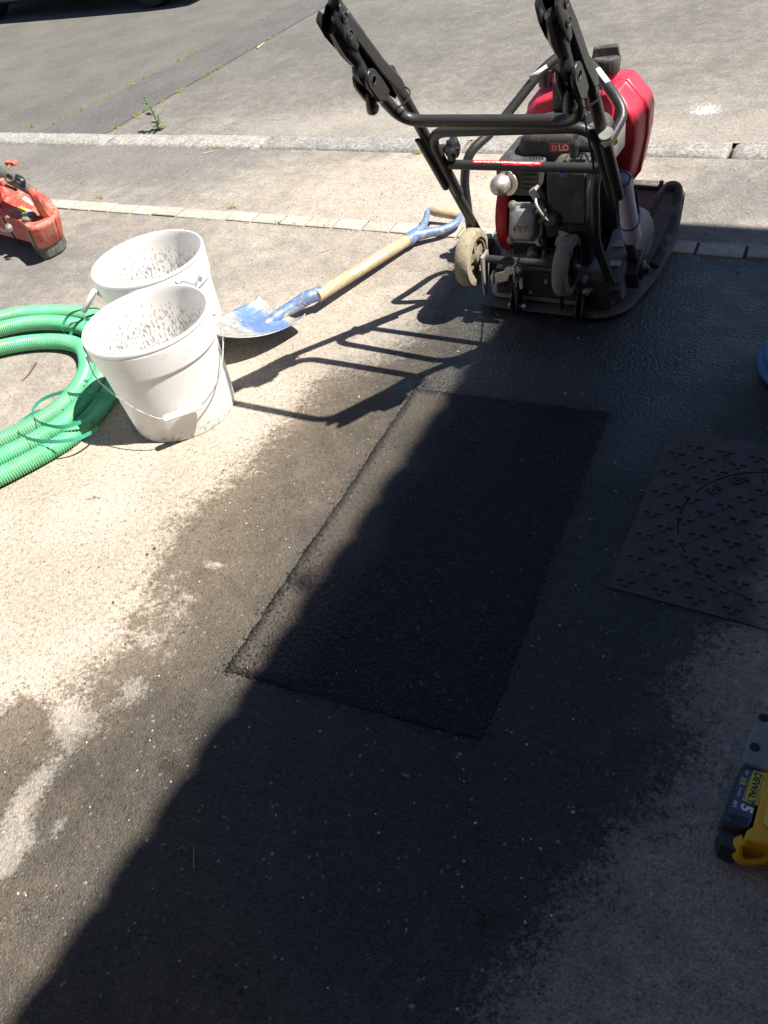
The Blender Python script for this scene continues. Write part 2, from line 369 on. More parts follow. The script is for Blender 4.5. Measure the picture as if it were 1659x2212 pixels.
def ground_mat(name, grey, sand, wetmul=(.39, .365, .335), has_wet=True, stone=190):
    m, nt_, p = newmat(name); L = nt_.links
    co = nd(nt_, 'ShaderNodeNewGeometry').outputs['Position']
    dust = attr(nt_, 'dust'); moss = attr(nt_, 'moss')
    big = noise(nt_, co, 2.2, 5, .6); mid = noise(nt_, co, 11, 5, .65); fine = noise(nt_, co, 70, 4, .7)
    cc = nd(nt_, 'ShaderNodeSeparateColor'); L.new(voro(nt_, co, stone, 'Color'), cc.inputs[0])
    d1 = voro(nt_, co, stone); d2 = voro(nt_, co, stone*2.3)
    df = ramp(nt_, mth(nt_, 'ADD', dust, mth(nt_, 'ADD', mth(nt_, 'MULTIPLY', mth(nt_, 'SUBTRACT', mid, .5), .8), mth(nt_, 'MULTIPLY', mth(nt_, 'SUBTRACT', fine, .5), .5))), .1, .9)
    base = mixc(nt_, df, grey, sand)
    # single stones lighter or darker, dark pits between them
    sv = ramp(nt_, cc.outputs[0], 0, 1, .87, 1.14, False)
    v = nd(nt_, 'ShaderNodeHueSaturation'); L.new(base, v.inputs['Color']); L.new(sv, v.inputs['Value']); base = v.outputs[0]
    pit = mth(nt_, 'MULTIPLY', ramp(nt_, d1, .42, .75), ramp(nt_, fine, .45, .62))
    base = mixc(nt_, mth(nt_, 'MULTIPLY', pit, .6), base, (.05, .042, .035))
    v2 = nd(nt_, 'ShaderNodeHueSaturation'); L.new(base, v2.inputs['Color']); L.new(ramp(nt_, big, .3, .7, .86, 1.12), v2.inputs['Value']); base = v2.outputs[0]
    v3 = nd(nt_, 'ShaderNodeHueSaturation'); L.new(base, v3.inputs['Color']); L.new(ramp(nt_, noise(nt_, co, 58 if has_wet else 38, 7, .85), .36, .64, .80, 1.2, False), v3.inputs['Value']); base = v3.outputs[0]
    rough = .9
    bstr = .55
    if has_wet:
        wa = attr(nt_, 'wet')
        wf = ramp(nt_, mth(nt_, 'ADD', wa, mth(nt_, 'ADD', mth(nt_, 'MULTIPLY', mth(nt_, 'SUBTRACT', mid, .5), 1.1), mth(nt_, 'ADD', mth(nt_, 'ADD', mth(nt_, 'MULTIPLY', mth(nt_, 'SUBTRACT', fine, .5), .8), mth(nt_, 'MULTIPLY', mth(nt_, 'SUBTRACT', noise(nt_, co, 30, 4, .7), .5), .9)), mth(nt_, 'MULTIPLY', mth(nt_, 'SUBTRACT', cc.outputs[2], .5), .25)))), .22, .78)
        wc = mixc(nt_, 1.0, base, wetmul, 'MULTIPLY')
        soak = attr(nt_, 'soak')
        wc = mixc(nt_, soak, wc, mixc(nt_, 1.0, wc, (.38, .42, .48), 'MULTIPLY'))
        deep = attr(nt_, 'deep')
        wc = mixc(nt_, deep, wc, mixc(nt_, 1.0, wc, (.60, .78, .96), 'MULTIPLY'))  # cool, darker shade tone painted into the colour of the inner wet tarmac
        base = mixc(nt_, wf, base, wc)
        rr = ramp(nt_, mid, .35, .65, .30, .5)
        rough = mth(nt_, 'ADD', mth(nt_, 'MULTIPLY', wf, mth(nt_, 'SUBTRACT', rr, .9)), .9)
    if has_wet: L.new(mth(nt_, 'ADD', mth(nt_, 'MULTIPLY', wf, -.22), mth(nt_, 'ADD', mth(nt_, 'MULTIPLY', mth(nt_, 'MULTIPLY', soak, wf), .75), .35)), p.inputs['Specular IOR Level'])
    base = mixc(nt_, mth(nt_, 'MULTIPLY', mth(nt_, 'MULTIPLY', mth(nt_, 'GREATER_THAN', cc.outputs[1], .981), ramp(nt_, noise(nt_, co, 23, 3, .7), .4, .62)), mth(nt_, 'MULTIPLY', cc.outputs[2], .65)), base, (.46, .435, .40))
    mf = ramp(nt_, mth(nt_, 'ADD', moss, mth(nt_, 'MULTIPLY', mth(nt_, 'SUBTRACT', fine, .5), 1.0)), .45, .6)
    base = mixc(nt_, mth(nt_, 'MULTIPLY', mf, .8), base, (.025, .035, .012))
    ws = attr(nt_, 'splash')
    sf = ramp(nt_, mth(nt_, 'ADD', ws, mth(nt_, 'MULTIPLY', mth(nt_, 'SUBTRACT', fine, .5), 1.6)), .5, .65)
    base = mixc(nt_, sf, base, (.75, .74, .72))
    L.new(base, p.inputs['Base Color'])
    if isinstance(rough, float): p.inputs['Roughness'].default_value = rough
    else: L.new(rough, p.inputs['Roughness'])
    h = mth(nt_, 'ADD', mth(nt_, 'MULTIPLY', ramp(nt_, d1, 0, .7, 1, 0), mth(nt_, 'ADD', cc.outputs[2], .3)), mth(nt_, 'MULTIPLY', d2, -.4))
    d3 = voro(nt_, co, stone*.5)
    h2 = mth(nt_, 'MULTIPLY', ramp(nt_, d3, 0, .75, 1, 0), mth(nt_, 'ADD', mth(nt_, 'MULTIPLY', attr(nt_, 'soak'), ramp(nt_, noise(nt_, co, 9, 4, .7), .35, .65, .2, 1.3)), .35))
    h = mth(nt_, 'ADD', h, h2)
    b = bump(nt_, h, bstr, .0045); b = bump(nt_, mid, .5, .012, b)
    L.new(b, p.inputs['Normal'])
    return m
mt['pavement'] = ground_mat('dusty_worn_tarmac', (.20, .19, .175), (.475, .41, .335))
mt['road'] = ground_mat('grey_road_tarmac', (.145, .138, .124), (.33, .30, .26), has_wet=False, stone=150)
mt['trench'] = ground_mat('darker_road_strip', (.125, .12, .115), (.24, .22, .19), has_wet=False, stone=130)

# ================================================================ GROUND
def axis(parts):
    out = []
    for a, b, st in parts: out += list(np.arange(a, b-1e-9, st))
    out.append(parts[-1][1]); return np.array(out)
def sdf(poly, X_, Y_):              # signed distance to a polygon, positive inside
    P = np.array(poly); d = np.full(X_.shape, 1e9); ins = np.zeros(X_.shape, bool); n = len(P)
    for i in range(n):
        a = P[i]; b = P[(i+1) % n]; e = b-a
        wx = X_-a[0]; wy = Y_-a[1]; t = np.clip((wx*e[0]+wy*e[1])/(e@e), 0, 1)
        d = np.minimum(d, (wx-e[0]*t)**2+(wy-e[1]*t)**2)
        c = ((a[1] <= Y_) != (b[1] <= Y_)); 
        with np.errstate(divide='ignore', invalid='ignore'): xi = a[0]+(Y_-a[1])*e[0]/(e[1] if e[1] else 1e-9)
        ins ^= c & (X_ < xi)
    return np.where(ins, 1, -1)*np.sqrt(d)
def blobs(lst, X_, Y_):
    s = np.zeros(X_.shape)
    for (px, py, rx, ry, a) in lst:
        g = G(px, py); s += a*np.exp(-((X_-g[0])/rx)**2-((Y_-g[1])/ry)**2)
    return s
def px_poly(l): return [G(*q)[:2] for q in l]
def sheet(name, xs, ys, m, z=0.0, att=None, zf=None):
    X_, Y_ = np.meshgrid(xs, ys, indexing='ij'); nx, ny = X_.shape
    Z_ = np.full(X_.shape, z) if zf is None else zf(X_, Y_)+z
    co = np.stack([X_, Y_, Z_], -1).reshape(-1, 3)
    i = np.arange(nx*ny).reshape(nx, ny)
    f = np.stack([i[:-1, :-1], i[1:, :-1], i[1:, 1:], i[:-1, 1:]], -1).reshape(-1, 4)
    me = bpy.data.meshes.new(name); me.vertices.add(len(co)); me.vertices.foreach_set('co', co.ravel())
    me.loops.add(f.size); me.loops.foreach_set('vertex_index', f.ravel().astype(np.int32))
    me.polygons.add(len(f)); me.polygons.foreach_set('loop_start', (np.arange(len(f))*4).astype(np.int32))
    me.polygons.foreach_set('use_smooth', np.ones(len(f), bool))
    me.update(); me.validate(); me.materials.append(m)
    for k in ('wet', 'dust', 'moss', 'splash', 'soak', 'deep'):
        a = me.attributes.new(k, 'FLOAT', 'POINT')
        v = att[k](X_, Y_) if att and k in att else np.zeros(X_.shape)
        a.data.foreach_set('value', v.ravel().astype(np.float32))
    o = bpy.data.objects.new(name, me); C.objects.link(o); return struct(o)

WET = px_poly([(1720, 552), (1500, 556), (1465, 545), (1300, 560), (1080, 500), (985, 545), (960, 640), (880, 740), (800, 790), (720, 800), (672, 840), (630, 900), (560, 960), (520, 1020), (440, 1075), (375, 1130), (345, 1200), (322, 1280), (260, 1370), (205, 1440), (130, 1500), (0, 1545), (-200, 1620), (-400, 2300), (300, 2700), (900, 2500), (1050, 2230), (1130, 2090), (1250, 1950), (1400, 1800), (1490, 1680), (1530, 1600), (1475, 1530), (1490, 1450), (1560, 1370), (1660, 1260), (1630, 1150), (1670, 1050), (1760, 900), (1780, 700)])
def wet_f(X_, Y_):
    s = .5+sdf(WET, X_, Y_)/.24
    s = np.clip(s, -.6, 1.5)
    s += blobs([(470, 1222, .06, .018, -1.1), (520, 1205, .04, .015, -.8), (400, 1370, .04, .07, -.6), (290, 1500, .05, .07, -.8), (360, 1420, .05, .03, -.5), (60, 1720, .05, .12, -1.4), (150, 1560, .09, .06, -.9),
                (20, 1850, .05, .09, -1.5), (130, 1780, .02, .05, -1.1), (0, 2000, .04, .06, -.9), (1390, 1870, .05, .04, -.4), (60, 1560, .08, .05, .9), (420, 1290, .04, .03, -.4), (380, 1320, .05, .05, -.45), (330, 1380, .04, .05, -.4), (230, 1600, .05, .06, -.45), (640, 1000, .03, .08, -.25), (700, 1120, .03, .06, -.2), (260, 1790, .03, .1, -.3),
                (205, 1075, .045, .022, 1.25), (190, 1082, .02, .015, .6), (375, 1210, .02, .05, .4), (1080, 1960, .05, .05, .3), (1480, 2130, .02, .02, .6), (1545, 2165, .02, .015, .55), (1505, 2190, .02, .015, .5), (930, 520, .12, .05, .55), (860, 560, .06, .03, .35), (1500, 2100, .03, .05, .35), (1560, 2190, .03, .04, .5)], X_, Y_)
    return s
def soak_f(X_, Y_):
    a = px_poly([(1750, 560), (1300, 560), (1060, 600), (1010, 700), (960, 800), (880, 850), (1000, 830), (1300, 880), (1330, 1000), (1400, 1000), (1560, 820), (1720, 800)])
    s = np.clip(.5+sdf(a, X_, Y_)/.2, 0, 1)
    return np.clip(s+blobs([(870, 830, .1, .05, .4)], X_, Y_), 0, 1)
SHADE_AREA = WET[3:22]+[np.array(q) for q in ((3., -3.), (3., 2.8))]
def shade_tint_f(X_, Y_): return np.clip((sdf(SHADE_AREA, X_, Y_)-.36)/.26, 0, 1)  # mask of the painted shade tone, growing inward from the left wet edge
def dust_f(X_, Y_):
    s = .52+.0*X_
    s = s+blobs([(300, 1150, .5, .6, .55), (600, 820, .5, .6, .3), (900, 400, 1.1, .35, .45), (1200, 420, .5, .35, .2), (1560, 420, .5, .4, -.35), (30, 1400, .4, .4, .35), (80, 1000, .4, .4, .15),
                 (200, 330, 1.4, .45, -.55), (0, 560, .9, .5, -.35), (560, 380, .9, .4, -.1)], X_, Y_)
    s = s+np.where(Y_ > 2.95, -.05, 0)
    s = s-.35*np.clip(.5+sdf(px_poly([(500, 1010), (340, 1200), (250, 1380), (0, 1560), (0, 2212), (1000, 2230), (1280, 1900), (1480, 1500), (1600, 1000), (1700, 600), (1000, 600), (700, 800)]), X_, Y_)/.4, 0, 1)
    return np.clip(s, -.1, 1.1)
def moss_f(X_, Y_):
    s = blobs([(1290, 1800, .07, .06, .5), (1180, 1870, .06, .06, .5), (1050, 1990, .06, .06, .55), (900, 2080, .1, .05, .5), (500, 2130, .2, .05, .5), (700, 2100, .1, .06, .45), (1410, 1600, .05, .12, .45), (1440, 1700, .04, .06, .4),
                (1560, 1400, .15, .02, .5), (1390, 1330, .12, .018, .45), (1378, 1100, .010, .3, .5), (1650, 930, .12, .015, .55), (1500, 922, .10, .012, .45)], X_, Y_)
    s = s+.50*np.exp(-((Y_-2.84)/.014)**2)+.35*np.exp(-((Y_-2.965)/.012)**2)+.4*np.exp(-((Y_-3.69)/.014)**2)
    return s
def bumpy(X_, Y_):
    return .0015*np.sin(X_*2.1+1)*np.sin(Y_*2.7)+.001*np.sin(X_*7+Y_*3)
xs = axis([(-60, -10, 5), (-10, -6, .4), (-6, 1.3, .016), (1.3, 4, .2), (4, 60, 4)])
ysA = axis([(-60, -4, 4), (-4, -.6, .2), (-.6, 2.85, .016)])
ysB = axis([(2.951, 3.714, .02)])
A_ = dict(deep=shade_tint_f, wet=wet_f, dust=dust_f, moss=moss_f, soak=soak_f)
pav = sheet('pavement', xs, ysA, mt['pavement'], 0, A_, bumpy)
pav2 = sheet('carriageway', xs, ysB, mt['pavement'], -.004, dict(dust=dust_f, moss=moss_f), None)
# bedding under the blocks and the kerb
b = MB(); b.box((0, 2.9, -.049), (120, .14, .08)); bed = struct(b.build('mortar_bed', stone_mat('mossy_mortar', (.045, .038, .028), (.10, .085, .06), 60)))
b = MB(); b.box((0, 3.8, -.062), (120, .22, .08)); bed2 = struct(b.build('kerb_bed', bpy.data.materials['mossy_mortar']))
# row of slanted paving blocks (joints lean, as laid)
lean = -.004
blk = MB(); W_ = .166
pts = [(-W_/2+.0055-lean/2, -.046), (W_/2-.0055-lean/2, -.046), (W_/2-.0055+lean/2, .046), (-W_/2+.0055+lean/2, .046)]
blk.prism([(x, y, -.05) for x, y in pts], (0, 0, .054))
first = None
x = -5.3; k = 0
joint = []
while x < 1.4:
    wv = random.uniform(.145, .18) if x < -.75 else random.uniform(.15, .175)
    q = MB() if first is None else None
    if first is None:
        o = blk.build('paving_block', mt['sett'], None, bevel=.004); o.parent = bed; first = o
    else:
        o = first.copy(); C.objects.link(o)
    ln = 1.0 if x < -.8 else .35
    o.location = (x+wv/2, 2.9+random.uniform(-.003, .003), random.uniform(0, .004)); o.scale = (wv/W_, 1.0+random.uniform(-.02, .02), 1)
    o.rotation_euler = (random.uniform(-.01, .01), random.uniform(-.01, .01), random.uniform(-.012, .012)-.004*0)
    x += wv
# far kerb of long rough granite stones
def kerb_stone(x0, x1, seed):
    r = np.random.default_rng(seed); n = 60; q = MB(); ys_ = [3.705, 3.712, 3.735, 3.79, 3.84, 3.872, 3.88]; zs = [-.03, .004, .013, .018, .018, .011, -.02]
    wob = np.cumsum(r.normal(0, .0016, n)); wob -= np.linspace(wob[0], wob[-1], n)
    R = []
    for i in range(n):
        xx = x0+(x1-x0)*i/(n-1); e = .012*math.exp(-min(i, n-1-i)*.9)
        R.append([(xx+(yy-3.79)*.35*0, yy+wob[i]*(1 if yy < 3.8 else -1)+r.normal(0, .0015), zz-e*(zz > 0)+r.normal(0, .0018)) for yy, zz in zip(ys_, zs)])
    q.rings(R, cap=True); return q
kx = [-12, -9.5, -7.7, -5.75, -4.44, -3.15, -1.85, -.55, .75, 2.3, 4, 8]
for i in range(len(kx)-1):
    kerb_stone(kx[i]+.011, kx[i+1]-.011, i).build('kerb_stone', mt['kerb'], bed2, sharp=70)
# road beyond the kerb, a darker reinstated strip crossing it
A0, A1 = G(105, 275), G(610, 20); B0, B1 = G(240, 283), G(650, 45)
def rdust(X_, Y_):
    s = .35+blobs([(1300, 290, 1.6, .35, .45), (700, 270, 1.0, .3, .3), (1500, 200, 1.2, .6, .1), (300, 100, 2.5, 1.2, -.25), (1000, 60, 2, 1, -.05)], X_, Y_)
    xa = A0[0]+(Y_-A0[1])*(A1[0]-A0[0])/(A1[1]-A0[1])
    return s-.25*(X_ < xa)
def rsplash(X_, Y_): return blobs([(1530, 238, .10, .12, .52), (1490, 242, .12, .03, .2), (1535, 215, .06, .16, .2), (1150, 105, .03, .02, .3)], X_, Y_)
ysR = axis([(3.872, 6.5, .04), (6.5, 10, .25), (10, 60, 5)])
xr = axis([(-60, -14, 4), (-14, -8, .2), (-8, 1.5, .04), (1.5, 60, 4)])
road = sheet('road', xr, ysR, mt['road'], 0.0, dict(dust=rdust, splash=rsplash))
def line_x(p0, p1, yy): return p0[0]+(yy-p0[1])*(p1[0]-p0[0])/(p1[1]-p0[1])
s_ = MB(); yy_ = np.arange(3.885, 30, .08); jl = np.cumsum(rng.normal(0, .004, len(yy_)))*.6; jr = np.cumsum(rng.normal(0, .004, len(yy_)))*.6
rowsv = []
for i, yv in enumerate(yy_):
    a, bq = line_x(A0, A1, yv)+jl[i]*.3, line_x(B0, B1, yv)+jr[i]*.3
    rowsv.append([(a+(bq-a)*t, yv, .004) for t in np.linspace(0, 1, 6)])
s_.add([p for r in rowsv for p in r], [(i*6+j, i*6+j+1, (i+1)*6+j+1, (i+1)*6+j) for i in range(len(rowsv)-1) for j in range(5)])
strip = struct(s_.build('road_strip', mt['trench']))

# ---------------------------------------------------------------- fresh asphalt patch
def cells(X_, Y_, size, seed=1):
    r = np.random.default_rng(seed); n = 1 << 10
    tx, ty, th, tr = r.random((4, n))
    gx = np.floor(X_/size).astype(int); gy = np.floor(Y_/size).astype(int)
    best = np.full(X_.shape, 9.0); hid = np.zeros(X_.shape); second = np.full(X_.shape, 9.0)
    for i in (-1, 0, 1):
        for j in (-1, 0, 1):
            cx = gx+i; cy = gy+j; h = ((cx*73856093) ^ (cy*19349663)) & (n-1)
            d = np.hypot(X_/size-cx-tx[h], Y_/size-cy-ty[h])
            m = d < best; second = np.where(m, best, np.minimum(second, d)); hid = np.where(m, th[h], hid); best = np.where(m, d, best)
    return best, second, hid
def lown(X_, Y_, s, seed):
    r = np.random.default_rng(seed); z = np.zeros(X_.shape)
    for k in range(8):
        a = r.random()*6.28; f = s*(1+r.random()*2); z += np.sin((X_*math.cos(a)+Y_*math.sin(a))*f+r.random()*6.28)
    return z/8
Q = [np.array([-1.178, 1.832]), np.array([-.512, 1.88]), np.array([-.448, .716]), G(480, 1452)[:2]]   # far-left, far-right, near-right, near-left
nu, nv = 250, 430
U_, V_ = np.meshgrid(np.linspace(0, 1, nu), np.linspace(0, 1, nv), indexing='ij')
PX = (1-V_)*((1-U_)*Q[0][0]+U_*Q[1][0])+V_*((1-U_)*Q[3][0]+U_*Q[2][0])
PY_ = (1-V_)*((1-U_)*Q[0][1]+U_*Q[1][1])+V_*((1-U_)*Q[3][1]+U_*Q[2][1])
edge = np.minimum(np.minimum(U_, 1-U_)*.62, np.minimum(V_, 1-V_)*1.16)
jit = np.exp(-edge/.03)
PX = PX+jit*(.006*lown(PX, PY_, 60, 3)+.006*lown(PX, PY_, 240, 4)); PY_ = PY_+jit*(.006*lown(PX, PY_, 55, 5)+.006*lown(PX, PY_, 230, 6))
f1, f2, hid = cells(PX, PY_, .0068, 3); g1, g2, gid = cells(PX, PY_, .0042, 8)
coarse = np.clip(.35+.9*V_**3+.7*(U_ > .85)*V_+.25*lown(PX, PY_, 14, 9)+.6*np.exp(-edge/.03), .25, 1.4)
Z_ = .003+.0032*coarse*(np.clip(1-f1*1.5, 0, 1)**.6*(hid+.35)-.35)+.0012*(np.clip(1-g1*1.3, 0, 1))+.0015*lown(PX, PY_, 9, 2)
Z_ -= .009*np.exp(-edge/.0035)
me = bpy.data.meshes.new('asphalt_patch'); i_ = np.arange(nu*nv).reshape(nu, nv)
f_ = np.stack([i_[:-1, :-1], i_[:-1, 1:], i_[1:, 1:], i_[1:, :-1]], -1).reshape(-1, 4)
me.from_pydata(np.stack([PX, PY_, Z_], -1).reshape(-1, 3).tolist(), [], f_.tolist())
a = me.attributes.new('grain', 'FLOAT', 'POINT'); a.data.foreach_set('value', hid.ravel().astype(np.float32))
a = me.attributes.new('void', 'FLOAT', 'POINT'); a.data.foreach_set('value', np.clip((f1-.45)*3*coarse+1.1*np.exp(-edge/.010)*(f1-.15), 0, 1).ravel().astype(np.float32))
a = me.attributes.new('film', 'FLOAT', 'POINT'); a.data.foreach_set('value', (np.clip(1.0-U_*3.0+.3*lown(PX, PY_, 10, 11), 0, .85)*np.clip((edge-.004)/.03, 0, 1)).ravel().astype(np.float32))
me.polygons.foreach_set('use_smooth', [True]*len(me.polygons))
m, nt_, p = newmat('fresh_black_asphalt'); co = nd(nt_, 'ShaderNodeNewGeometry').outputs['Position']
gv = attr(nt_, 'grain')
c = mixc(nt_, ramp(nt_, gv, .3, 1.0), (.007, .007, .008), (.024, .023, .022))
c = mixc(nt_, mth(nt_, 'MULTIPLY', mth(nt_, 'GREATER_THAN', gv, .99), .4), c, (.28, .26, .23))
c = mixc(nt_, attr(nt_, 'film'), c, mixc(nt_, .55, c, (.17, .145, .115)))
c = mixc(nt_, mth(nt_, 'MULTIPLY', attr(nt_, 'void'), .85), c, (.004, .004, .004))
nt_.links.new(c, p.inputs['Base Color']); nt_.links.new(ramp(nt_, noise(nt_, co, 40, 3), .35, .65, .32, .5), p.inputs['Roughness'])
p.inputs['Specular IOR Level'].default_value = .3
nt_.links.new(bump(nt_, noise(nt_, co, 700, 3, .7), .5, .001), p.inputs['Normal'])
me.materials.append(m); patch = bpy.data.objects.new('asphalt_patch', me); C.objects.link(patch)
struct(patch, 'freshly compacted black asphalt rectangle in front of the compactor')

# ---------------------------------------------------------------- cast-iron manhole cover
m, nt_, p = newmat('cast_iron_cover'); co = nd(nt_, 'ShaderNodeNewGeometry').outputs['Position']

sx = nd(nt_, 'ShaderNodeSeparateXYZ'); nt_.links.new(co, sx.inputs[0])
side = ramp(nt_, mth(nt_, 'ADD', sx.outputs[0], mth(nt_, 'MULTIPLY', noise(nt_, co, 7, 5, .7), .35)), .12, .24)
c = mixc(nt_, ramp(nt_, noise(nt_, co, 25, 5, .65), .35, .7), (.046, .038, .036), (.066, .054, .048))
c = mixc(nt_, side, c, (.20, .175, .145))
c = mixc(nt_, ramp(nt_, noise(nt_, co, 14, 5, .7), .60, .68, 0, .7), c, (.03, .035, .015))
nt_.links.new(c, p.inputs['Base Color']); p.inputs['Metallic'].default_value = .1
nt_.links.new(ramp(nt_, noise(nt_, co, 18, 4), .35, .65, .38, .6), p.inputs['Roughness'])
nt_.links.new(bump(nt_, noise(nt_, co, 220, 4, .7), .35, .0015), p.inputs['Normal']); mt['iron'] = m
cx0, cx1, cy0, cy1 = -.332, .292, 1.216, 1.84
ccx, ccy, ccr = -.005, 1.515, .222
cov = thing('manhole_cover', 'square dark cast iron access cover with raised crosses, sunk in the wet tarmac', 'manhole cover', (-.02, 1.53, 0))
b = MB(); n = 96; R0 = []; R1 = []
ang = [2*PI*i/n for i in range(n)]
for a in ang:
    ca, sa = math.cos(a), math.sin(a)
    R0.append((ccx+(ccr+.002)*ca, ccy+(ccr+.002)*sa))
    t = 1e9
    if ca > 1e-9: t = min(t, (cx1-ccx)/ca)
    if ca < -1e-9: t = min(t, (cx0-ccx)/ca)
    if sa > 1e-9: t = min(t, (cy1-ccy)/sa)
    if sa < -1e-9: t = min(t, (cy0-ccy)/sa)
    R1.append((ccx+t*ca, ccy+t*sa))
# snap the nearest spokes onto the four corners
for cx_, cy_ in ((cx0, cy0), (cx1, cy0), (cx1, cy1), (cx0, cy1)):
    j = min(range(n), key=lambda i: (R1[i][0]-cx_)**2+(R1[i][1]-cy_)**2); R1[j] = (cx_, cy_)
zt = .005
b.rings([[(*q, -.02) for q in R0], [(*q, zt) for q in R0], [(*q, zt) for q in R1], [(*q, -.02) for q in R1]], cap=False)
b.build('frame', mt['iron'], cov, sharp=30)
b = MB(); b.lathe((ccx, ccy, -.02), (0, 0, 1), [(ccr-.0012, 0), (ccr-.0012, .0242), (ccr-.002, .0247), (.0001, .0247)], 96); b.build('lid', mt['iron'], cov, sharp=30)
b = MB(); L_, w_, hh = .0235, .0062, .0042
cr = [(w_, w_), (w_, L_), (-w_, L_), (-w_, w_), (-L_, w_), (-L_, -w_), (-w_, -w_), (-w_, -L_), (w_, -L_), (w_, -w_), (L_, -w_), (L_, w_)]
bt = [(x*1.0, y*1.0, 0.0) for x, y in cr]; tp = [(x*.86, y*.86, hh) for x, y in cr]
b.loft(bt, tp)
first = None
for j2 in range(-1, 15):
    for i2 in range(0, 16):
        if (i2+j2) % 2: continue
        x_ = -.292+.0815*i2/2; y_ = 1.252+.0822*j2/2
        if y_ > cy1-.02 or x_ > cx1-.02 or y_ < cy0+.02: continue
        r_ = math.hypot(x_-ccx, y_-ccy); a_ = math.degrees(math.atan2(y_-ccy, x_-ccx))
        if abs(r_-(ccr-.03)) < .034 and 78 < a_ < 160: continue
        if first is None:
            o = b.build('raised_cross', mt['iron'], cov, sharp=30); first = o
            me_ = o.data
            for v in me_.vertices: v.co = v.co+Vector(cov.location)
        else: o = first.copy(); C.objects.link(o); o.parent = cov
        o.location = (x_+.02, y_-1.53, zt-.0006); o.rotation_euler = (0, 0, .0)
a0 = math.atan2(G(1515, 1050)[1]-ccy, G(1515, 1050)[0]-ccx)
for i, ch in enumerate('BS EN 124'):
    if ch == ' ': continue
    a = a0-i*.125; rr = ccr-.024
    text('raised_letter', ch, mt['iron'], cov, (ccx+rr*math.cos(a), ccy+rr*math.sin(a), .0058), (math.sin(a), -math.cos(a), 0), (math.cos(a), math.sin(a), 0), .026, .006, .01)

# ================================================================ PLATE COMPACTOR
cp = thing('plate_compactor', 'black and red petrol plate compactor standing at the far end of the black asphalt patch', 'plate compactor', (-.88, 2.6, 0))
XC = -.885
# --- base plate: flat sole with rounded corners, lip rising at the front and a flared rim
def plate_outline(k):               # k: 0 sole .. 1 rim
    e = .012*k
    pts = []
    def arc(cx, cy, r, a0, a1, n=7):
        for i in range(n+1):
            a = math.radians(a0+(a1-a0)*i/n); pts.append((cx+(r+e)*math.cos(a), cy+(r+e)*math.sin(a)))
    xl, xr = XC-.285, XC+.268
    pts.append((XC-.1, 2.352-e)); 
    arc(xr-.12, 2.352+.12, .12, -90, 0)
    for yy in (2.6, 2.72, 2.84, 2.94, 3.02, 3.08, 3.12): pts.append((xr+.030*math.sin(PI*(yy-2.4)/.75)+e, yy))
    pts.append((xr-.03, 3.14+e))
    for t in (.2, .4, .6, .8): pts.append((xr-.03+(xl+.03-xr+.03)*t, 3.145+e))
    pts.append((xl+.03, 3.14+e))
    for yy in (3.12, 3.08, 3.02, 2.94, 2.84, 2.72, 2.6): pts.append((xl-.012-e, yy))
    arc(xl+.07, 2.352+.07, .07, 180, 270)
    return pts
def lift(y): return .105*max(0, (y-2.90)/.24)**1.7
def lvl(k, z, yin=0): return [(x, y-yin*(y > 3.0), z+lift(y)) for x, y in plate_outline(k)]
b = MB()
cen = np.array([XC, 2.7])
def shrink(L_, s): return [(XC+(x-XC)*s, 2.72+(y-2.72)*s, z) for x, y, z in L_]
b.rings([shrink(lvl(0, .004), .92), lvl(0, .006), lvl(1, .016), lvl(1, .022), lvl(.2, .024), shrink(lvl(0, .022), .93)], cap=False)
bot = shrink(lvl(0, .004), .92); top = shrink(lvl(0, .022), .93)
def fillring(b, ring, flip):
    n = len(ring); c = [(XC, y, z) for x, y, z in ring]
    for i in range(n):
        j = (i+1) % n; q = [ring[i], ring[j], c[j], c[i]]
        b.add(q if not flip else q[::-1], [(0, 1, 2, 3)])
fillring(b, bot, True); fillring(b, top, False)
bp = b.build('base_plate', mt['plate'], cp, sharp=50)
# front inner wall and rail of the base
b = MB(); b.grid(lambda u, v: (XC-.25+.5*u, 3.06+.05*v-.03*math.cos(PI*(u-.5))+.03, .03+.10*v), 14, 5); b.build('front_wall', mt['castblk'], bp, solid=.006)
b = MB(); b.tube([(XC-.25, 3.105, .135), (XC, 3.11, .138), (XC+.25, 3.105, .130)], .008, 8); b.build('front_bar', mt['castblk'], bp)
b = MB(); b.box((XC+.2, 3.08, .145), (.03, .02, .02)); b.lathe((XC+.2, 3.075, .155), (0, 0, 1), [(.009, 0), (.009, .02), (0, .02)], 6); b.build('bolt', mt['castblk'], bp)
# --- dark hood over the exciter: big moulded cover with rounded right shoulder
b = MB()
def hood(z, s, yr, yf, xl, xr, rc=.05):
    pts = []
    for (cx, cy, a0) in ((xr-rc, yr+rc, -90), (xr-rc, yf-rc, 0), (xl+rc, yf-rc, 90), (xl+rc, yr+rc, 180)):
        for i in range(6):
            a = math.radians(a0+90*i/5); pts.append((cx+rc*math.cos(a), cy+rc*math.sin(a), z))
    return pts
b.rings([hood(.03, 1, 2.385, 2.98, XC-.25, XC+.215, .05), hood(.06, 1, 2.385, 2.96, XC-.245, XC+.225, .06), hood(.12, 1, 2.39, 2.93, XC-.235, XC+.222, .07), hood(.16, 1, 2.40, 2.9, XC-.22, XC+.205, .08), hood(.185, 1, 2.44, 2.86, XC-.19, XC+.165, .08), hood(.19, 1, 2.49, 2.82, XC-.15, XC+.12, .07)])
hd = b.build('exciter_cover', mt['cover'], cp, sharp=35, bevel=.004)
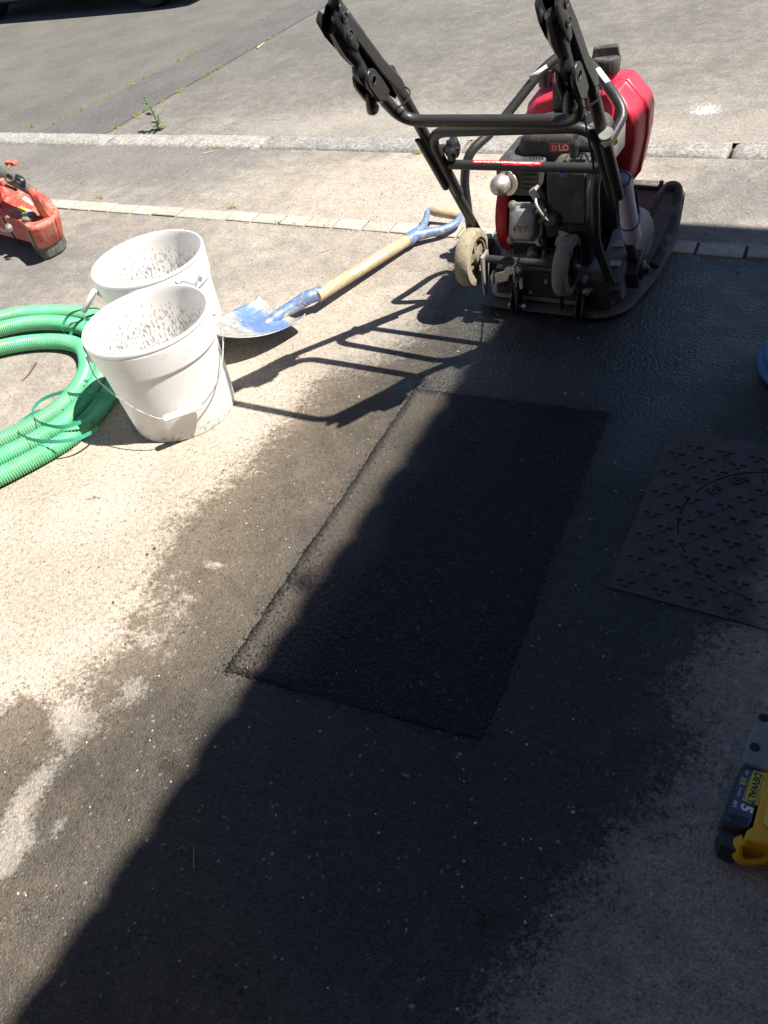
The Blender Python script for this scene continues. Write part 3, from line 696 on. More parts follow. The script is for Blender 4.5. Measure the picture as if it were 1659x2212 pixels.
# right belt guard shoulder (grey) with slots and labels
b = MB()
prof = [(2.40, .10), (2.44, .175), (2.52, .225), (2.60, .262), (2.68, .262), (2.76, .22), (2.82, .14), (2.83, .06), (2.42, .05)]
b.rings([[(XC+.165, y, z) for y, z in prof], [(XC+.215, y, z-.004) for y, z in prof], [(XC+.238, y*.97+.03*2.62, z*.93) for y, z in prof], [(XC+.243, y*.9+.1*2.62, z*.85) for y, z in prof]])
sh = b.build('belt_guard', mt['cover'], cp, sharp=40, bevel=.006)
b = MB()
for i in range(9):
    z = .20-.009*i; b.tube([(XC+.20, 2.70, z+.12), (XC+.24, 2.60-.006*i, z+.075)], .0022, 5)
b.build('vent_rib', mt['blackpl'], sh)
def sticker(name, quad, m, parent, off=(0, 0, 0)):
    q = [np.array(p, float)+off for p in quad]; n = N(np.cross(q[1]-q[0], q[3]-q[0]))
    b = MB(); b.prism(q, n*.0008); return b.build(name, m, parent)
# rear apron plate of the hood, feet bolts
b = MB(); b.box((XC+.155, 2.382, .085), (.12, .012, .10)); b.box((XC-.06, 2.386, .10), (.30, .010, .10)); b.build('rear_apron', mt['castblk'], cp, bevel=.005)
def bolt(name, c, ax, r, parent, m='chrome', l=.008):
    b = MB(); b.lathe(c, ax, [(r*1.5, 0), (r*1.5, l*.3), (r, l*.3), (r, l), (r*.8, l*1.15)], 6); return b.build(name, mt[m], parent)
for (px, py, yy) in ((1263, 603, 2.372), (1267, 630, 2.372)):
    c = Y(px, py, yy); b = MB(); b.lathe(c, (0, -1, .25), [(.015, 0), (.015, .006), (.012, .011), (.004, .013)], 14); b.build('bolt', mt['alu'], cp)
# --- guard frame round the engine: two rear posts, knees, arch at the top
def tube_part(name, pts, r, m, parent, fr=.05, n=14, k=6):
    b = MB(); b.tube(fillet(pts, fr, k), r, n); return b.build(name, m, parent)
FL = [Y(1018, 508, 2.40), Y(1002, 385, 2.39), Y(1012, 330, 2.40), Y(1072, 276, 2.50), Y(1178, 142, 2.64), Y(1232, 106, 2.70)]
FR = [Y(1322, 612, 2.40), Y(1286, 525, 2.39), Y(1284, 395, 2.39), Y(1300, 335, 2.42), Y(1348, 248, 2.53), Y(1332, 212, 2.56), Y(1272, 133, 2.65), Y(1232, 106, 2.70)]
gf = tube_part('guard_frame', FL[:1]+FL[1:]+FR[::-1][1:], .0155, mt['tube'], cp, .045)
for q_ in (FR[0], FL[0]):
    b = MB(); b.lathe(np.array(q_)+[0, 0, -.018], (0, 0, 1), [(.030, 0), (.030, .008), (.018, .016)], 16); b.build('frame_foot', mt['castblk'], gf)
for (a_, b_, yv) in (((1172, 150), (1154, 180), 2.625), ((1287, 155), (1303, 180), 2.60)):
    pa_, pb_ = Y(*a_, yv), Y(*b_, yv-.01)
    ctr = FL if a_[0] < 1230 else FR
    # nearest stretch of the tube itself
    seg = min(range(len(ctr)-1), key=lambda i: np.linalg.norm((ctr[i]+ctr[i+1])/2-pa_)); q0_, q1_ = ctr[seg], ctr[seg+1]; dd_ = N(q1_-q0_)
    m_ = q0_+dd_*np.dot((pa_+pb_)/2-q0_, dd_); vw = N(N(CAM-m_)-dd_*np.dot(N(CAM-m_), dd_)); sd_ = np.cross(dd_, vw)
    bb = MB(); bb.grid(lambda u, v: m_+dd_*(.032*(2*u-1))+.0160*(vw*math.cos(.55+1.3*(v-.5))+sd_*math.sin(.55+1.3*(v-.5))), 3, 9); bb.build('frame_sticker', mt['sticker_w'], gf, solid=.0005)
# rubber-lined carrying bar between the arch and tank
# --- steering handle: two long rails hinged on the sides of the base
RL = {}
def railpt(s, y):                   # s: -1 left, +1 right
    t = (y-2.5)/(2.0-2.5); x = (-1.175 if s < 0 else -.63)-s*.006*t
    return np.array([x, y, .165+(.915-.165)*t])
for s in (-1, 1):
    f = railpt(s, 2.5); tp = railpt(s, 1.985)
    r_ = tube_part('handle_rail', [f+np.array([0, .015, -.03]), tp], .0165, mt['tube'], cp)
    RL[s] = r_
    # pivot boot at the foot
    b = MB(); b.box(f+np.array([0, .01, -.045]), (.05, .10, .10), Z=(0, -.55, .85)); b.lathe(f+np.array([s*.02, .01, -.045]), (s, 0, 0), [(.034, 0), (.034, .014), (.016, .018), (.016, .03), (.010, .032)], 16)
    b.build('pivot_mount', mt['blackpl'], r_, bevel=.008)
# sleeve with pin on the right rail, long flat stop on each rail
for s in (-1, 1):
    a_ = railpt(s, 2.13); c_ = railpt(s, 2.27); o_ = np.array([s*.012, -.02, -.012])
    b = MB(); b.tube([a_+o_, c_+o_], .0165 if s > 0 else .011, 10, flat=.6 if s < 0 else 1, side=(1, 0, 0))
    b.build('rail_sleeve', mt['tube'], RL[s])
b = MB(); p_ = railpt(1, 2.12)+np.array([.018, -.025, 0]); b.lathe(p_, N(railpt(1, 2.0)-railpt(1, 2.3)), [(.019, -.003), (.019, .004)], 16); b.build('sleeve_washer', mt['alu'], RL[1])
# lower cross bar, welded between the rails
cbl, cbr = railpt(-1, 2.215), railpt(1, 2.215)
cbar = tube_part('cross_bar', [cbl+[0, 0, .0], cbr], .0145, mt['tube'], cp)
ax_ = N(cbr-cbl)
u0 = .21; u1 = .62
b = MB()
for i in range(24):
    pass
vtop = N(np.array([0, -.35, .95]))
def onbar(t, ang, r=.0150):
    q = cbl+(cbr-cbl)*t; a = math.radians(ang); return q+r*(np.array([0, -math.sin(a), math.cos(a)]))
b.grid(lambda u, v: onbar(u0+(u1-u0)*u, 0+(58 if u > .45 else 44)*v+(4*math.sin(u*31) if v > .5 else 0), .0152), 60, 7, flip=False)
lab = b.build('warning_label', mt['sticker_r'], cbar)
b = MB()
r2 = random.Random(3); t = u0+.008
while t < u1-.01:
    wq = r2.choice([.004, .006, .009, .012]); h0 = 16+r2.uniform(-2, 2); 
    b.grid(lambda u, v: onbar(t+wq*u, h0+(16 if t < .45 else 20)*v, .01545), 3, 3); t += wq+r2.choice([.002, .003, .006])
b.build('label_print', mt['print_w'], cbar)
# inner U bar: bends into the rails
il, ir = railpt(-1, 2.19)+[.012, 0, 0], railpt(1, 2.17)+[-.012, 0, 0]
tube_part('upper_cross_bar', [railpt(-1, 2.30)+[.014, -.01, 0], railpt(-1, 2.125)+[.018, -.005, 0], railpt(1, 2.11)+[-.018, -.005, 0], railpt(1, 2.28)+[-.014, -.01, 0]], .0155, mt['tube'], cp, .075, k=9)
# folded outer U with its ends running up to the hinges
uo = [Y(803, 175, 1.93), Y(855, 232, 1.97), Y(1258, 236, 1.99), Y(1238, 150, 1.93)]
dch = N(np.array([0, -.66, .75])); nch = N(np.array([0, -.75, -.66]))
UB = [railpt(-1, 2.0)+nch*.072+dch*.075, np.array([-1.165, 2.01, .80]), np.array([-.655, 2.01, .80]), railpt(1, 2.0)+nch*.072+dch*.075]
ub = tube_part('folding_bar', UB, .0165, mt['tube'], cp, .07, k=9)
# cable ties
def tie(c, ax, r, parent, name='cable_tie', th=.0022, knob=(0, -1, -.3)):
    b = MB(); ax = N(ax); u = N(np.cross(ax, [0.2, .5, .9])); w_ = np.cross(ax, u)
    b.tube([np.array(c)+r*(u*math.cos(a)+w_*math.sin(a)*1.0) for a in np.linspace(0, 2*PI, 25)[:-1]], th, 6, closed=True, cap=False)
    k_ = np.array(c)+N(np.array(knob)-ax*np.dot(ax, knob))*r; b.box(k_, (.008, .008, .007)); return b.build(name, mt['blackpl'], parent)
for s in (-1, 1):
    c_ = .5*(railpt(s, 2.02)+(UB[0] if s < 0 else UB[3])*.4+(UB[1] if s < 0 else UB[2])*.6)
    tie(c_, (0, -.35, .9), .042, ub)
# hinge, lever and channel of the folding top handle
dch = N(np.array([0, -.66, .75])); nch = N(np.array([0, -.75, -.66]))
for s in (-1, 1):
    xs_ = railpt(s, 2.0)[0]
    H0 = np.array([xs_, 2.0, .905]); 
    # channel: a deep trough, open towards the user
    b = MB(); sec = []
    R = []
    for t, wd in ((-.05, .015), (-.02, .022), (.0, .024), (.10, .024), (.22, .024), (.33, .020)):
        c_ = H0+dch*t+nch*(.018 if t > .05 else .008); ring = []
        for (u, v) in ((-1.1, -.5), (-1.1, .75), (-.9, .75), (-.9, -.35), (.9, -.35), (.9, .75), (1.1, .75), (1.1, -.5), (.8, -.85), (-.8, -.85)):
            ring.append(c_+np.array([u*wd*.95, 0, 0])+nch*v*wd)
        R.append(ring)
    b.rings(R); ch = b.build('handle_channel', mt['blackpl'], cp, bevel=.003)
    # lever lying along the open side
    lv = [H0+nch*.072+dch*.125, H0+nch*.072+dch*.145, H0+nch*.068+dch*.165, H0+nch*.056+dch*.185, H0+nch*.056+dch*.21, H0+nch*.055+dch*.25, H0+nch*.05+dch*.31]
    b = MB(); b.tube(smooth_path(lv, 4), list(np.interp(np.linspace(0, 6, 25), range(7), [.012, .016, .019, .015, .018, .021, .014])), 10, flat=1.2, side=(1, 0, 0))
    b.build('folding_lever', mt['blackpl'], ch)
    # lower hinge: two cheeks, pin and knuckle
    pj = H0+nch*.074+dch*.135
    b = MB()
    for o_ in (-.021, .015):
        R = [pj+dch*.028*math.cos(a)*1.0+nch*.024*math.sin(a) for a in np.linspace(0, PI, 9)-PI/2]
        tail = [pj-dch*.075-nch*.022, pj-dch*.085+nch*.012]
        R = [pj+dch*math.cos(a)*.03+nch*math.sin(a)*.026 for a in np.linspace(-PI/2, PI/2, 9)]
        poly = [q for q in R]+[pj-dch*.05+nch*.028, pj-dch*.085+nch*.008, pj-dch*.085-nch*.022, pj-dch*.04-nch*.026]
        b.prism([q+np.array([o_, 0, 0]) for q in poly], (.012, 0, 0))
    b.prism([q+np.array([-.012, 0, 0]) for q in [pj-dch*.03+nch*.026, pj-dch*.085+nch*.012, pj-dch*.09-nch*.02, pj-dch*.03-nch*.02]], (.03, 0, 0))
    hg = b.build('hinge', mt['blackpl'], cp, bevel=.003)
    for o_, pp in ((.028, pj), (.026, pj-dch*.052-nch*.006)):
        b = MB(); b.lathe(pp+np.array([o_-.002, 0, 0]), (1, 0, 0), [(.013 if o_ == .028 else .007, 0), (.013 if o_ == .028 else .007, .002), (.010 if o_ == .028 else .006, .003), (.009 if o_ == .028 else .005, .001), (0, .001)], 14)
        b.build('hinge_pin', mt['castblk'] if o_ == .028 else mt['chrome'], hg)
    # round stop below
    b = MB(); b.tube(smooth_path([pj-dch*.03+nch*.015, pj-dch*.060+nch*.036, pj-dch*.080+nch*.038], 3), [.010, .012, .014, .016, .018, .014, .006], 10); b.build('hinge_stop', mt['blackpl'], hg)
    # upper pivots of the lever
    p2 = H0+nch*.045+dch*.275
    b = MB()
    for o_ in (-.022, .02): b.tube([p2+np.array([o_, 0, 0])+dch*t for t in (-.05, -.02, .03, .07)], [.012, .02, .022, .014], 10, flat=.3, side=nch)
    b.build('hinge', mt['blackpl'], ch)
    for q in (p2+dch*.0, p2+dch*.035-nch*.018):
        b = MB(); b.lathe(q+np.array([.026, 0, 0]), (1, 0, 0), [(.012, 0), (.012, .003), (.009, .004), (.008, .001), (.004, .001), (.004, .004), (0, .004)], 14); b.build('hinge_pin', mt['castblk'], ch)
    # bar continuing upward
    e = H0+dch*.28
    RL[s, 'e'] = e
b = MB(); b.tube(fillet([RL[-1, 'e']-dch*.08, RL[-1, 'e']+dch*.085, RL[1, 'e']+dch*.085, RL[1, 'e']-dch*.08], .06, 8), .0155, 12); b.build('top_handle', mt['tube'], cp)
# star knob on the left rail
kc = railpt(-1, 2.225)+np.array([.045, -.015, .065])
b = MB(); R = []
for (rr, h) in ((.018, 0), (.031, .004), (.032, .022), (.022, .03)):
    R.append([kc+np.array([h-.01, 0, 0])+rr*(1+(.12 if rr > .02 else .04)*math.cos(6*a))*np.array([0, math.cos(a), math.sin(a)]) for a in np.linspace(0, 2*PI, 36, endpoint=False)])
b.rings(R); kn = b.build('clamp_knob', mt['blackpl'], cp)
b = MB(); b.lathe(kc+np.array([-.045, 0, 0]), (1, 0, 0), [(.013, 0), (.013, .04)], 12); b.lathe(kc+np.array([.015, 0, 0]), (1, 0, 0), [(.005, 0), (.005, .014), (0, .014)], 8); b.build('knob_bolt', mt['tube'], kn)
kc2 = Y(1243, 318, 2.36)
b = MB(); R = []
for (rr, h) in ((.018, 0), (.030, .004), (.032, .020), (.022, .027)):
    R.append([kc2+np.array([h-.012, 0, 0])+rr*(1+(.12 if rr > .02 else .04)*math.cos(5*a))*np.array([0, math.cos(a), math.sin(a)]) for a in np.linspace(0, 2*PI, 36, endpoint=False)])
b.rings(R); b.lathe(kc2+np.array([.01, 0, 0]), (1, 0, -.0), [(.012, 0), (.014, .02), (.016, .07), (.012, .10)], 12); b.build('clamp_knob', mt['blackpl'], cp)

# --- engine
b = MB(); b.rings([hood(.175, 1, 2.52, 2.82, -1.05, -.77, .04), hood(.25, 1, 2.51, 2.82, -1.06, -.76, .04), hood(.36, 1, 2.53, 2.80, -1.05, -.78, .05), hood(.42, 1, 2.56, 2.78, -1.03, -.8, .05)])
b.box((-.98, 2.50, .215), (.13, .12, .07)); b.box((-.90, 2.62, .19), (.34, .30, .03))
for i in range(6): b.box((-.985, 2.505-.0, .225+.026*i), (.155-.004*i, .11, .007))
en = b.build('engine', mt['castblk'], cp, bevel=.003)
# rocker cover facing the user
rc = np.array([-.985, 2.425, .305]); rx = np.array([1, .0, 0]); rz = N(np.array([0, .30, 1])); ry = np.cross(rz, rx)
def rring(w, h, d, cut=.3):
    o_ = []
    for (u, v) in ((-1+cut, -1), (1-cut, -1), (1, -1+cut), (1, 1-cut), (1-cut, 1), (-1+cut, 1), (-1, 1-cut), (-1, -1+cut)):
        o_.append(rc+rx*u*w+rz*v*h-ry*d)
    return o_
b = MB(); b.rings([rring(.062, .066, -.035, .25), rring(.062, .066, -.008, .25), rring(.062, .066, 0, .25), rring(.050, .056, .0005, .35), rring(.048, .054, .022, .38), rring(.042, .046, .034, .42), rring(.034, .030, .038, .5)])
# side faces: -ry points to +y or -y? keep the dome towards the user
rk = b.build('rocker_cover', mt['alu'], en, bevel=.003, sharp=50)
for u, v in ((-1, -1), (1, -1), (-1, 1), (1, 1)):
    c_ = rc+rx*u*.053+rz*v*.058; b = MB(); b.lathe(c_, -ry, [(.014, -.012), (.014, .002), (.008, .003), (.008, .009), (0, .01)], 12); b.build('bolt', mt['alu'], en)
text('cast_letters', 'OHV', mt['alu'], en, rc+rz*(-.012)-ry*.0385, rx, rz, .020, .006, .01, width=.066)
# heat shield / muffler box with slots and the pale exhaust dome
mx0, mx1 = -1.105, -.955; my = 2.47; mz0, mz1 = .378, .49
b = MB()
A_r = [(mx0, my, mz0), (mx1, my, mz0), (mx1+.012, my, mz1-.01), (mx0+.0, my, mz1-.02)]
b.rings([[(mx0, my, mz0), (mx1, my, mz0), (mx1+.012, my+.0, mz1), (mx0+.002, my+.0, mz1)], [(mx0+.01, my+.16, mz0+.02), (mx1+.05, my+.14, mz0+.02), (mx1+.05, my+.14, mz1+.03), (mx0+.03, my+.16, mz1+.03)]])
mf = b.build('exhaust_shield', mt['dustypl'], en, bevel=.008)
b = MB()
for i in range(5):
    z = .47-.016*i; b.box((-.985+.004*(i % 2), my-.0005, z), (.045, .002, .005))
for i in range(5): b.box((-.99+.010*i, my+.05, mz1+.011), (.0035, .055, .003), X=(1, .3, .0), Z=(0, -.2, 1))
b.build('shield_slot', mt['dark'], mf)
dc = Y(1088, 395, my-.004); b = MB(); b.lathe(dc+np.array([.012, 0, 0]), (-.25, -1, .05), [(.042, -.004), (.042, .003), (.036, .004)], 28); b.build('exhaust_flange', mt['dome'], mf)
b = MB(); b.lathe(dc+np.array([.0, -.002, 0]), (-.25, -1, .05), [(.034, 0), (.034, .018), (.031, .034), (.024, .046), (.013, .053), (0, .055)], 24); b.build('exhaust_dome', mt['dome'], mf, sharp=80)
for a in np.linspace(.4, 5.6, 6):
    c_ = dc+np.array([.012+.038*math.cos(a), -.004, .038*math.sin(a)]); b = MB(); b.lathe(c_, (-.2, -1, 0), [(.0035, 0), (.0035, .004), (0, .004)], 6); b.build('bolt', mt['castblk'], mf)
# recoil housing: red disc on the left
b = MB(); b.lathe((-1.065, 2.60, .275), (-1, 0, 0), [(.155, 0), (.160, .02), (.150, .045), (.09, .06), (0, .062)], 40); b.build('recoil_housing', mt['redsteel'], en, sharp=40)
b = MB(); b.lathe((-1.062, 2.60, .275), (-1, 0, 0), [(.10, -.02), (.10, 0.001), (.0, .001)], 30); b.build('fan_opening', mt['dark'], en)
# black airbox in the middle
bx0, bx1 = -.895, -.768
b = MB()
b.rings([[(bx0, 2.40, .325), (bx1, 2.40, .325), (bx1, 2.56, .33), (bx0, 2.56, .33)], [(bx0-.002, 2.40, .40), (bx1+.002, 2.40, .40), (bx1+.002, 2.56, .40), (bx0-.002, 2.56, .40)], [(bx0-.002, 2.40, .497), (bx1+.002, 2.40, .497), (bx1, 2.56, .497), (bx0, 2.56, .497)], [(bx0+.012, 2.415, .510), (bx1-.01, 2.415, .510), (bx1-.01, 2.55, .51), (bx0+.012, 2.55, .51)]])
ab = b.build('air_box', mt['dustypl'], en, bevel=.006)
c_ = Y(1216, 376, 2.3985); b = MB(); b.lathe(c_, (0, -1, 0), [(.0115, 0), (.0115, .0012), (0, .0013)], 20); b.build('round_sticker', mt['bluedot'], ab)
# carburettor, coil, plug lead, linkages
b = MB(); b.box((-.875, 2.45, .30), (.07, .10, .05), X=(1, .2, 0)); b.lathe((-.88, 2.41, .335), (0, -1, .2), [(.03, 0), (.03, .02), (.02, .03)], 14); b.lathe((-.80, 2.42, .27), (0, -1, .1), [(.022, 0), (.018, .03)], 12)
b.box((-.80, 2.47, .25), (.1, .12, .14)); b.tube(smooth_path([(-.93, 2.41, .40), (-.905, 2.39, .38), (-.90, 2.385, .35), (-.92, 2.39, .33)], 4), .011, 8)
b.build('carburettor', mt['castblk'], en, bevel=.004)
b = MB(); b.tube(smooth_path([(-.935, 2.40, .415), (-.925, 2.375, .40), (-.905, 2.37, .37), (-.89, 2.38, .345), (-.87, 2.40, .33)], 5), .0045, 8); b.tube(smooth_path([(-.935, 2.40, .36), (-.92, 2.385, .375), (-.9, 2.38, .365)], 4), [.0045]*9, 8); b.build('plug_lead', mt['alu'], en)
b = MB(); b.box((-.945, 2.44, .40), (.03, .03, .055), X=(.8, .0, .5)); b.box((-.845, 2.405, .265), (.05, .006, .06), X=(1, 0, -.3)); b.build('bracket', mt['alu'], en, bevel=.003)
bolt('bolt', (-.762, 2.44, .262), (.2, -1, .1), .012, en, 'chrome', .02)
b = MB(); b.lathe((-.762, 2.50, .262), (.2, -1, .1), [(.017, 0), (.017, .06)], 14); b.build('oil_filler', mt['castblk'], en)
b = MB(); b.lathe((-.965, 2.44, .20), (.1, -1, -.2), [(.02, 0), (.02, .03), (.014, .035), (.014, .045)], 12); b.lathe((-.93, 2.43, .175), (0, -.6, -1), [(.007, -.03), (.007, .03)], 8); b.build('drain_plug', mt['alu'], en)
# right side of engine: belt pulley housing
b = MB(); b.lathe((-.78, 2.63, .30), (1, 0, 0), [(.10, 0), (.105, .05), (.095, .075), (.04, .08), (0, .08)], 32); b.build('clutch_cover', mt['castblk'], en)
b = MB()
for i in range(12):
    a = -.9+.14*i; c_ = np.array([-.70, 2.63, .30]); b.tube([c_+[0, .05*math.cos(a), .05*math.sin(a)], c_+[0, .09*math.cos(a), .09*math.sin(a)]], .003, 5)
b.build('cooling_fin', mt['alu'], en)
# black fuel tank with rounded back
b = MB()
def ft(y, k): 
    pts = []
    x0, x1, z0, z1 = -1.045+.01*k, -.765-.01*k, .455, .568
    for (cx, cz, a0, r) in ((x1-.05, z1-.05, 0, .05), (x0+.06, z1-.06, 90, .06), (x0+.02, z0+.02, 180, .02), (x1-.02, z0+.02, 270, .02)):
        for i in range(6):
            a = math.radians(a0+90*i/5); pts.append((cx+(r-.012*k)*math.cos(a), y, cz+(r-.012*k)*math.sin(a)))
    return pts
b.rings([ft(2.515, 1.6), ft(2.525, .5), ft(2.545, 0), ft(2.70, 0), ft(2.735, .7), ft(2.745, 1.8)])
tk = b.build('fuel_tank', mt['dustypl'], en, sharp=50)
b = MB(); b.lathe((-.865, 2.62, .565), (0, 0, 1), [(.05, 0), (.052, .006), (.05, .012), (.035, .014), (.034, .028), (.030, .032), (0, .033)], 24); b.build('fuel_cap', mt['blackpl'], tk)
s1, s2 = Y(1186, 310, 2.513), Y(1239, 329, 2.513)
q = [(s1[0], 2.513, s2[2]), (s2[0]+.03, 2.513, s2[2]+.002), (s2[0]+.03, 2.513, s1[2]+.002), (s1[0], 2.513, s1[2])]
bd = sticker('brand_label', q, mt['sticker_r'], tk)
text('brand_print', 'LO', mt['print_w'], tk, ((s1[0]*.40+s2[0]*.60), 2.5118, (s1[2]+s2[2])/2), (1, 0, .01), (0, 0, 1), .019, .0008, .02)
hx, hz = s1[0]+.018, (s1[2]+s2[2])/2
b = MB()
for sgn in (-1, 1):
    b.prism([(hx+sgn*x, 2.5121, hz+z) for x, z in ((.0015, -.010), (.0075, -.005), (.0075, .005), (.0015, .010), (.0015, .006), (.004, .003), (.004, -.003), (.0015, -.006))], (0, -.0006, 0))
b.build('brand_emblem', mt['print_w'], tk)
# throttle lever casting right of the label
b = MB(); b.tube(smooth_path([Y(1222, 352, 2.42), Y(1232, 338, 2.44), Y(1245, 325, 2.46), Y(1262, 322, 2.5)], 4), [.008]*13, 8, flat=1.5); b.box(Y(1248, 345, 2.47), (.07, .05, .03)); b.build('throttle_bracket', mt['dustypl'], en, bevel=.004)

# --- red water tank at the front
b = MB()
def tank(y, k):
    x0, x1, z0, z1 = -1.13, -.685, .25, .632
    o_ = [(x0+.05, z0), (x1-.07, z0), (x1-.02, z0+.07), (x1, z0+.2), (x1+.0, z1-.11), (x1-.015, z1-.07), (x1-.075, z1-.005), (x1-.10, z1), (x0+.14, z1-.003), (x0+.06, z1-.03), (x0+.015, z1-.08), (x0, z1-.14), (x0+.0, z0+.09), (x0+.015, z0+.03)]
    cx, cz = (x0+x1)/2, (z0+z1)/2; s = 1-k
    return [(cx+(x-cx)*s, y, cz+(z-cz)*s) for x, z in o_]
b.rings([tank(2.735, .30), tank(2.735, .13), tank(2.75, .08), tank(2.815, .045), tank(2.822, 0), tank(2.832, -.004), tank(2.842, 0), tank(2.85, .03), tank(2.93, .05), tank(2.95, .10), tank(2.955, .3)])
wt = b.build('water_tank', mt['red'], cp, bevel=.004, sharp=32)
# moulded recess on the face and channel for the strap
b = MB(); b.prism([(-.93, 2.728, .36), (-.80, 2.728, .36), (-.775, 2.728, .45), (-.775, 2.728, .58), (-.80, 2.728, .62), (-.93, 2.728, .62)], (0, .02, 0)); b.build('tank_recess', mt['red'], wt, bevel=.012)
cc_ = Y(1308, 160, 2.80)
b = MB(); b.lathe(cc_+np.array([0, 0, -.03]), (0, 0, 1), [(.038, -.01), (.038, .035)], 24); b.build('tank_neck', mt['red'], wt)
b = MB(); n = 36; R = []
for (rr, h) in ((.042, .002), (.046, .008), (.048, .042), (.047, .052), (.040, .058)):
    R.append([cc_+np.array([rr*(1+.02*math.cos(18*a))*math.cos(a), rr*(1+.02*math.cos(18*a))*math.sin(a), h]) for a in np.linspace(0, 2*PI, n, endpoint=False)])
b.rings(R); b.box(cc_+np.array([0, 0, .068]), (.090, .030, .034), X=(1, .25, 0), taper=.86)
cpv = b.build('tank_cap', mt['dustypl'], wt, bevel=.004)
# strap and outlet behind the arch
b = MB(); b.grid(lambda u, v: (-.985+.045*v+.005*u, 2.725-.0*u-.012*math.sin(PI*u), .655-.13*u), 10, 3); b.build('tank_strap', mt['dustypl'], wt, solid=.004)
b = MB(); b.lathe((-1.035, 2.80, .62), (0, 0, 1), [(.028, 0), (.028, .05), (.022, .054), (0, .055)], 18); b.tube([(-1.035, 2.80, .67), (-.90, 2.79, .675)], .012, 8); b.build('tank_tap', mt['blackpl'], wt)
b = MB(); b.prism([(-.93, 2.70, .60), (-.85, 2.70, .60), (-.83, 2.70, .63), (-.93, 2.70, .64)], (0, .05, 0)); b.build('tank_bracket', mt['blackpl'], wt, bevel=.005)
# bracket with yellow sticker right of the engine
q0 = Y(1330, 300, 2.56)
b = MB(); b.box(q0+np.array([-.01, .03, -.02]), (.03, .14, .09)); br = b.build('tank_mount', mt['alu'], cp, bevel=.01)
ys = [Y(1325, 300, 2.515), Y(1333, 296, 2.50), Y(1336, 308, 2.50), Y(1326, 316, 2.515)]
sticker('yellow_sticker', ys[::-1], mt['sticker_y'], br)
# --- vibration hose loop over the front right corner
hp = smooth_path([(-.60, 2.66, .05), (-.585, 2.74, .09), (-.578, 2.84, .125), (-.592, 2.94, .155), (-.61, 3.0, .185), (-.645, 3.0, .185), (-.675, 2.95, .135), (-.69, 2.88, .07)], 14)
rr = [.0165+.0022*(i % 2) for i in range(len(hp))]
b = MB(); b.tube(hp, rr, 12); b.build('water_hose', mt['rubberhose'], cp, sharp=180)
# --- wheels on a folding carrier behind the plate
def wheel(cx, cy, cz, R_, wd, mty, mhub, spokes=5):
    b = MB(); b.lathe((cx-wd/2, cy, cz), (1, 0, 0), [(R_*.66, .0), (R_*.80, 0), (R_*.95, .004), (R_, .013), (R_*1.0, wd-.013), (R_*.95, wd-.004), (R_*.80, wd), (R_*.72, wd), (R_*.68, wd*.8), (R_*.68, wd*.2), (R_*.66, 0)], 48)
    w_ = b.build('wheel', mty, cp, sharp=45)
    b = MB(); b.lathe((cx-wd/2+.004, cy, cz), (1, 0, 0), [(R_*.70, 0), (R_*.70, wd-.008), (R_*.62, wd-.010), (R_*.60, wd*.5), (R_*.62, .006), (R_*.70, 0)], 40)
    b.lathe((cx-wd/2+.002, cy, cz), (1, 0, 0), [(R_*.24, 0), (R_*.24, wd), (R_*.16, wd+.002), (.0, wd+.002)], 20)
    for i in range(spokes):
        a = 2*PI*i/spokes+.3; d_ = np.array([0, math.cos(a), math.sin(a)]); t_ = np.array([0, -math.sin(a), math.cos(a)]); c_ = np.array([cx, cy, cz])
        b.prism([c_+d_*R_*.2-t_*.009+[-wd*.3, 0, 0], c_+d_*R_*.64-t_*.018+[-wd*.3, 0, 0], c_+d_*R_*.64+t_*.018+[-wd*.3, 0, 0], c_+d_*R_*.2+t_*.009+[-wd*.3, 0, 0]], (wd*.6, 0, 0))
    b.build('hub', mhub, w_)
    b = MB(); b.lathe((cx+wd/2, cy, cz), (1, 0, 0), [(.014, 0), (.014, .004), (.010, .004), (.010, .014), (.005, .015), (.005, .022), (0, .022)], 6); b.build('axle_nut', mt['chrome'], w_)
    return w_
wl = wheel(-1.158, 2.335, .212, .100, .058, mt['tyre'], mt['hub'])
wr = wheel(-.808, 2.335, .212, .100, .052, mt['tyredark'], mt['hubdark'])
b = MB(); b.tube([(-1.10, 2.335, .212), (-.83, 2.335, .212)], .0135, 12); axl = b.build('wheel_axle', mt['tube'], cp)
b = MB(); b.prism([(-1.112, 2.30, .235), (-1.112, 2.36, .235), (-1.112, 2.36, .19), (-1.112, 2.318, .08), (-1.112, 2.300, .085)], (.010, 0, 0)); b.build('axle_plate', mt['alu'], axl, bevel=.003)
b = MB(); b.prism([(-.835, 2.35, .235), (-.835, 2.37, .2), (-.835, 2.345, .04), (-.835, 2.325, .04), (-.835, 2.315, .19)], (.008, 0, 0)); b.prism([(-1.05, 2.35, .21), (-1.05, 2.37, .2), (-1.05, 2.37, .10), (-1.05, 2.345, .10)], (.008, 0, 0)); b.build('axle_plate', mt['tube'], axl, bevel=.003)
# clevis pairs on the rear edge
for cx_, bm in ((-1.005, 'chrome'), (-.765, 'castblk')):
    b = MB()
    for o_ in (-.016, .006): b.prism([(cx_+o_, 2.335, .10), (cx_+o_, 2.37, .10), (cx_+o_, 2.372, .03), (cx_+o_, 2.352, .012), (cx_+o_, 2.325, .012), (cx_+o_, 2.318, .035)], (.008, 0, 0))
    cv = b.build('clevis', mt['castblk'], cp, bevel=.003)
    b = MB(); b.lathe((cx_-.026, 2.342, .032), (1, 0, 0), [(.011, 0), (.011, .01), (.005, .01), (.005, .052), (.010, .052), (.010, .064), (.006, .066)], 6); b.build('bolt', mt[bm], cv)
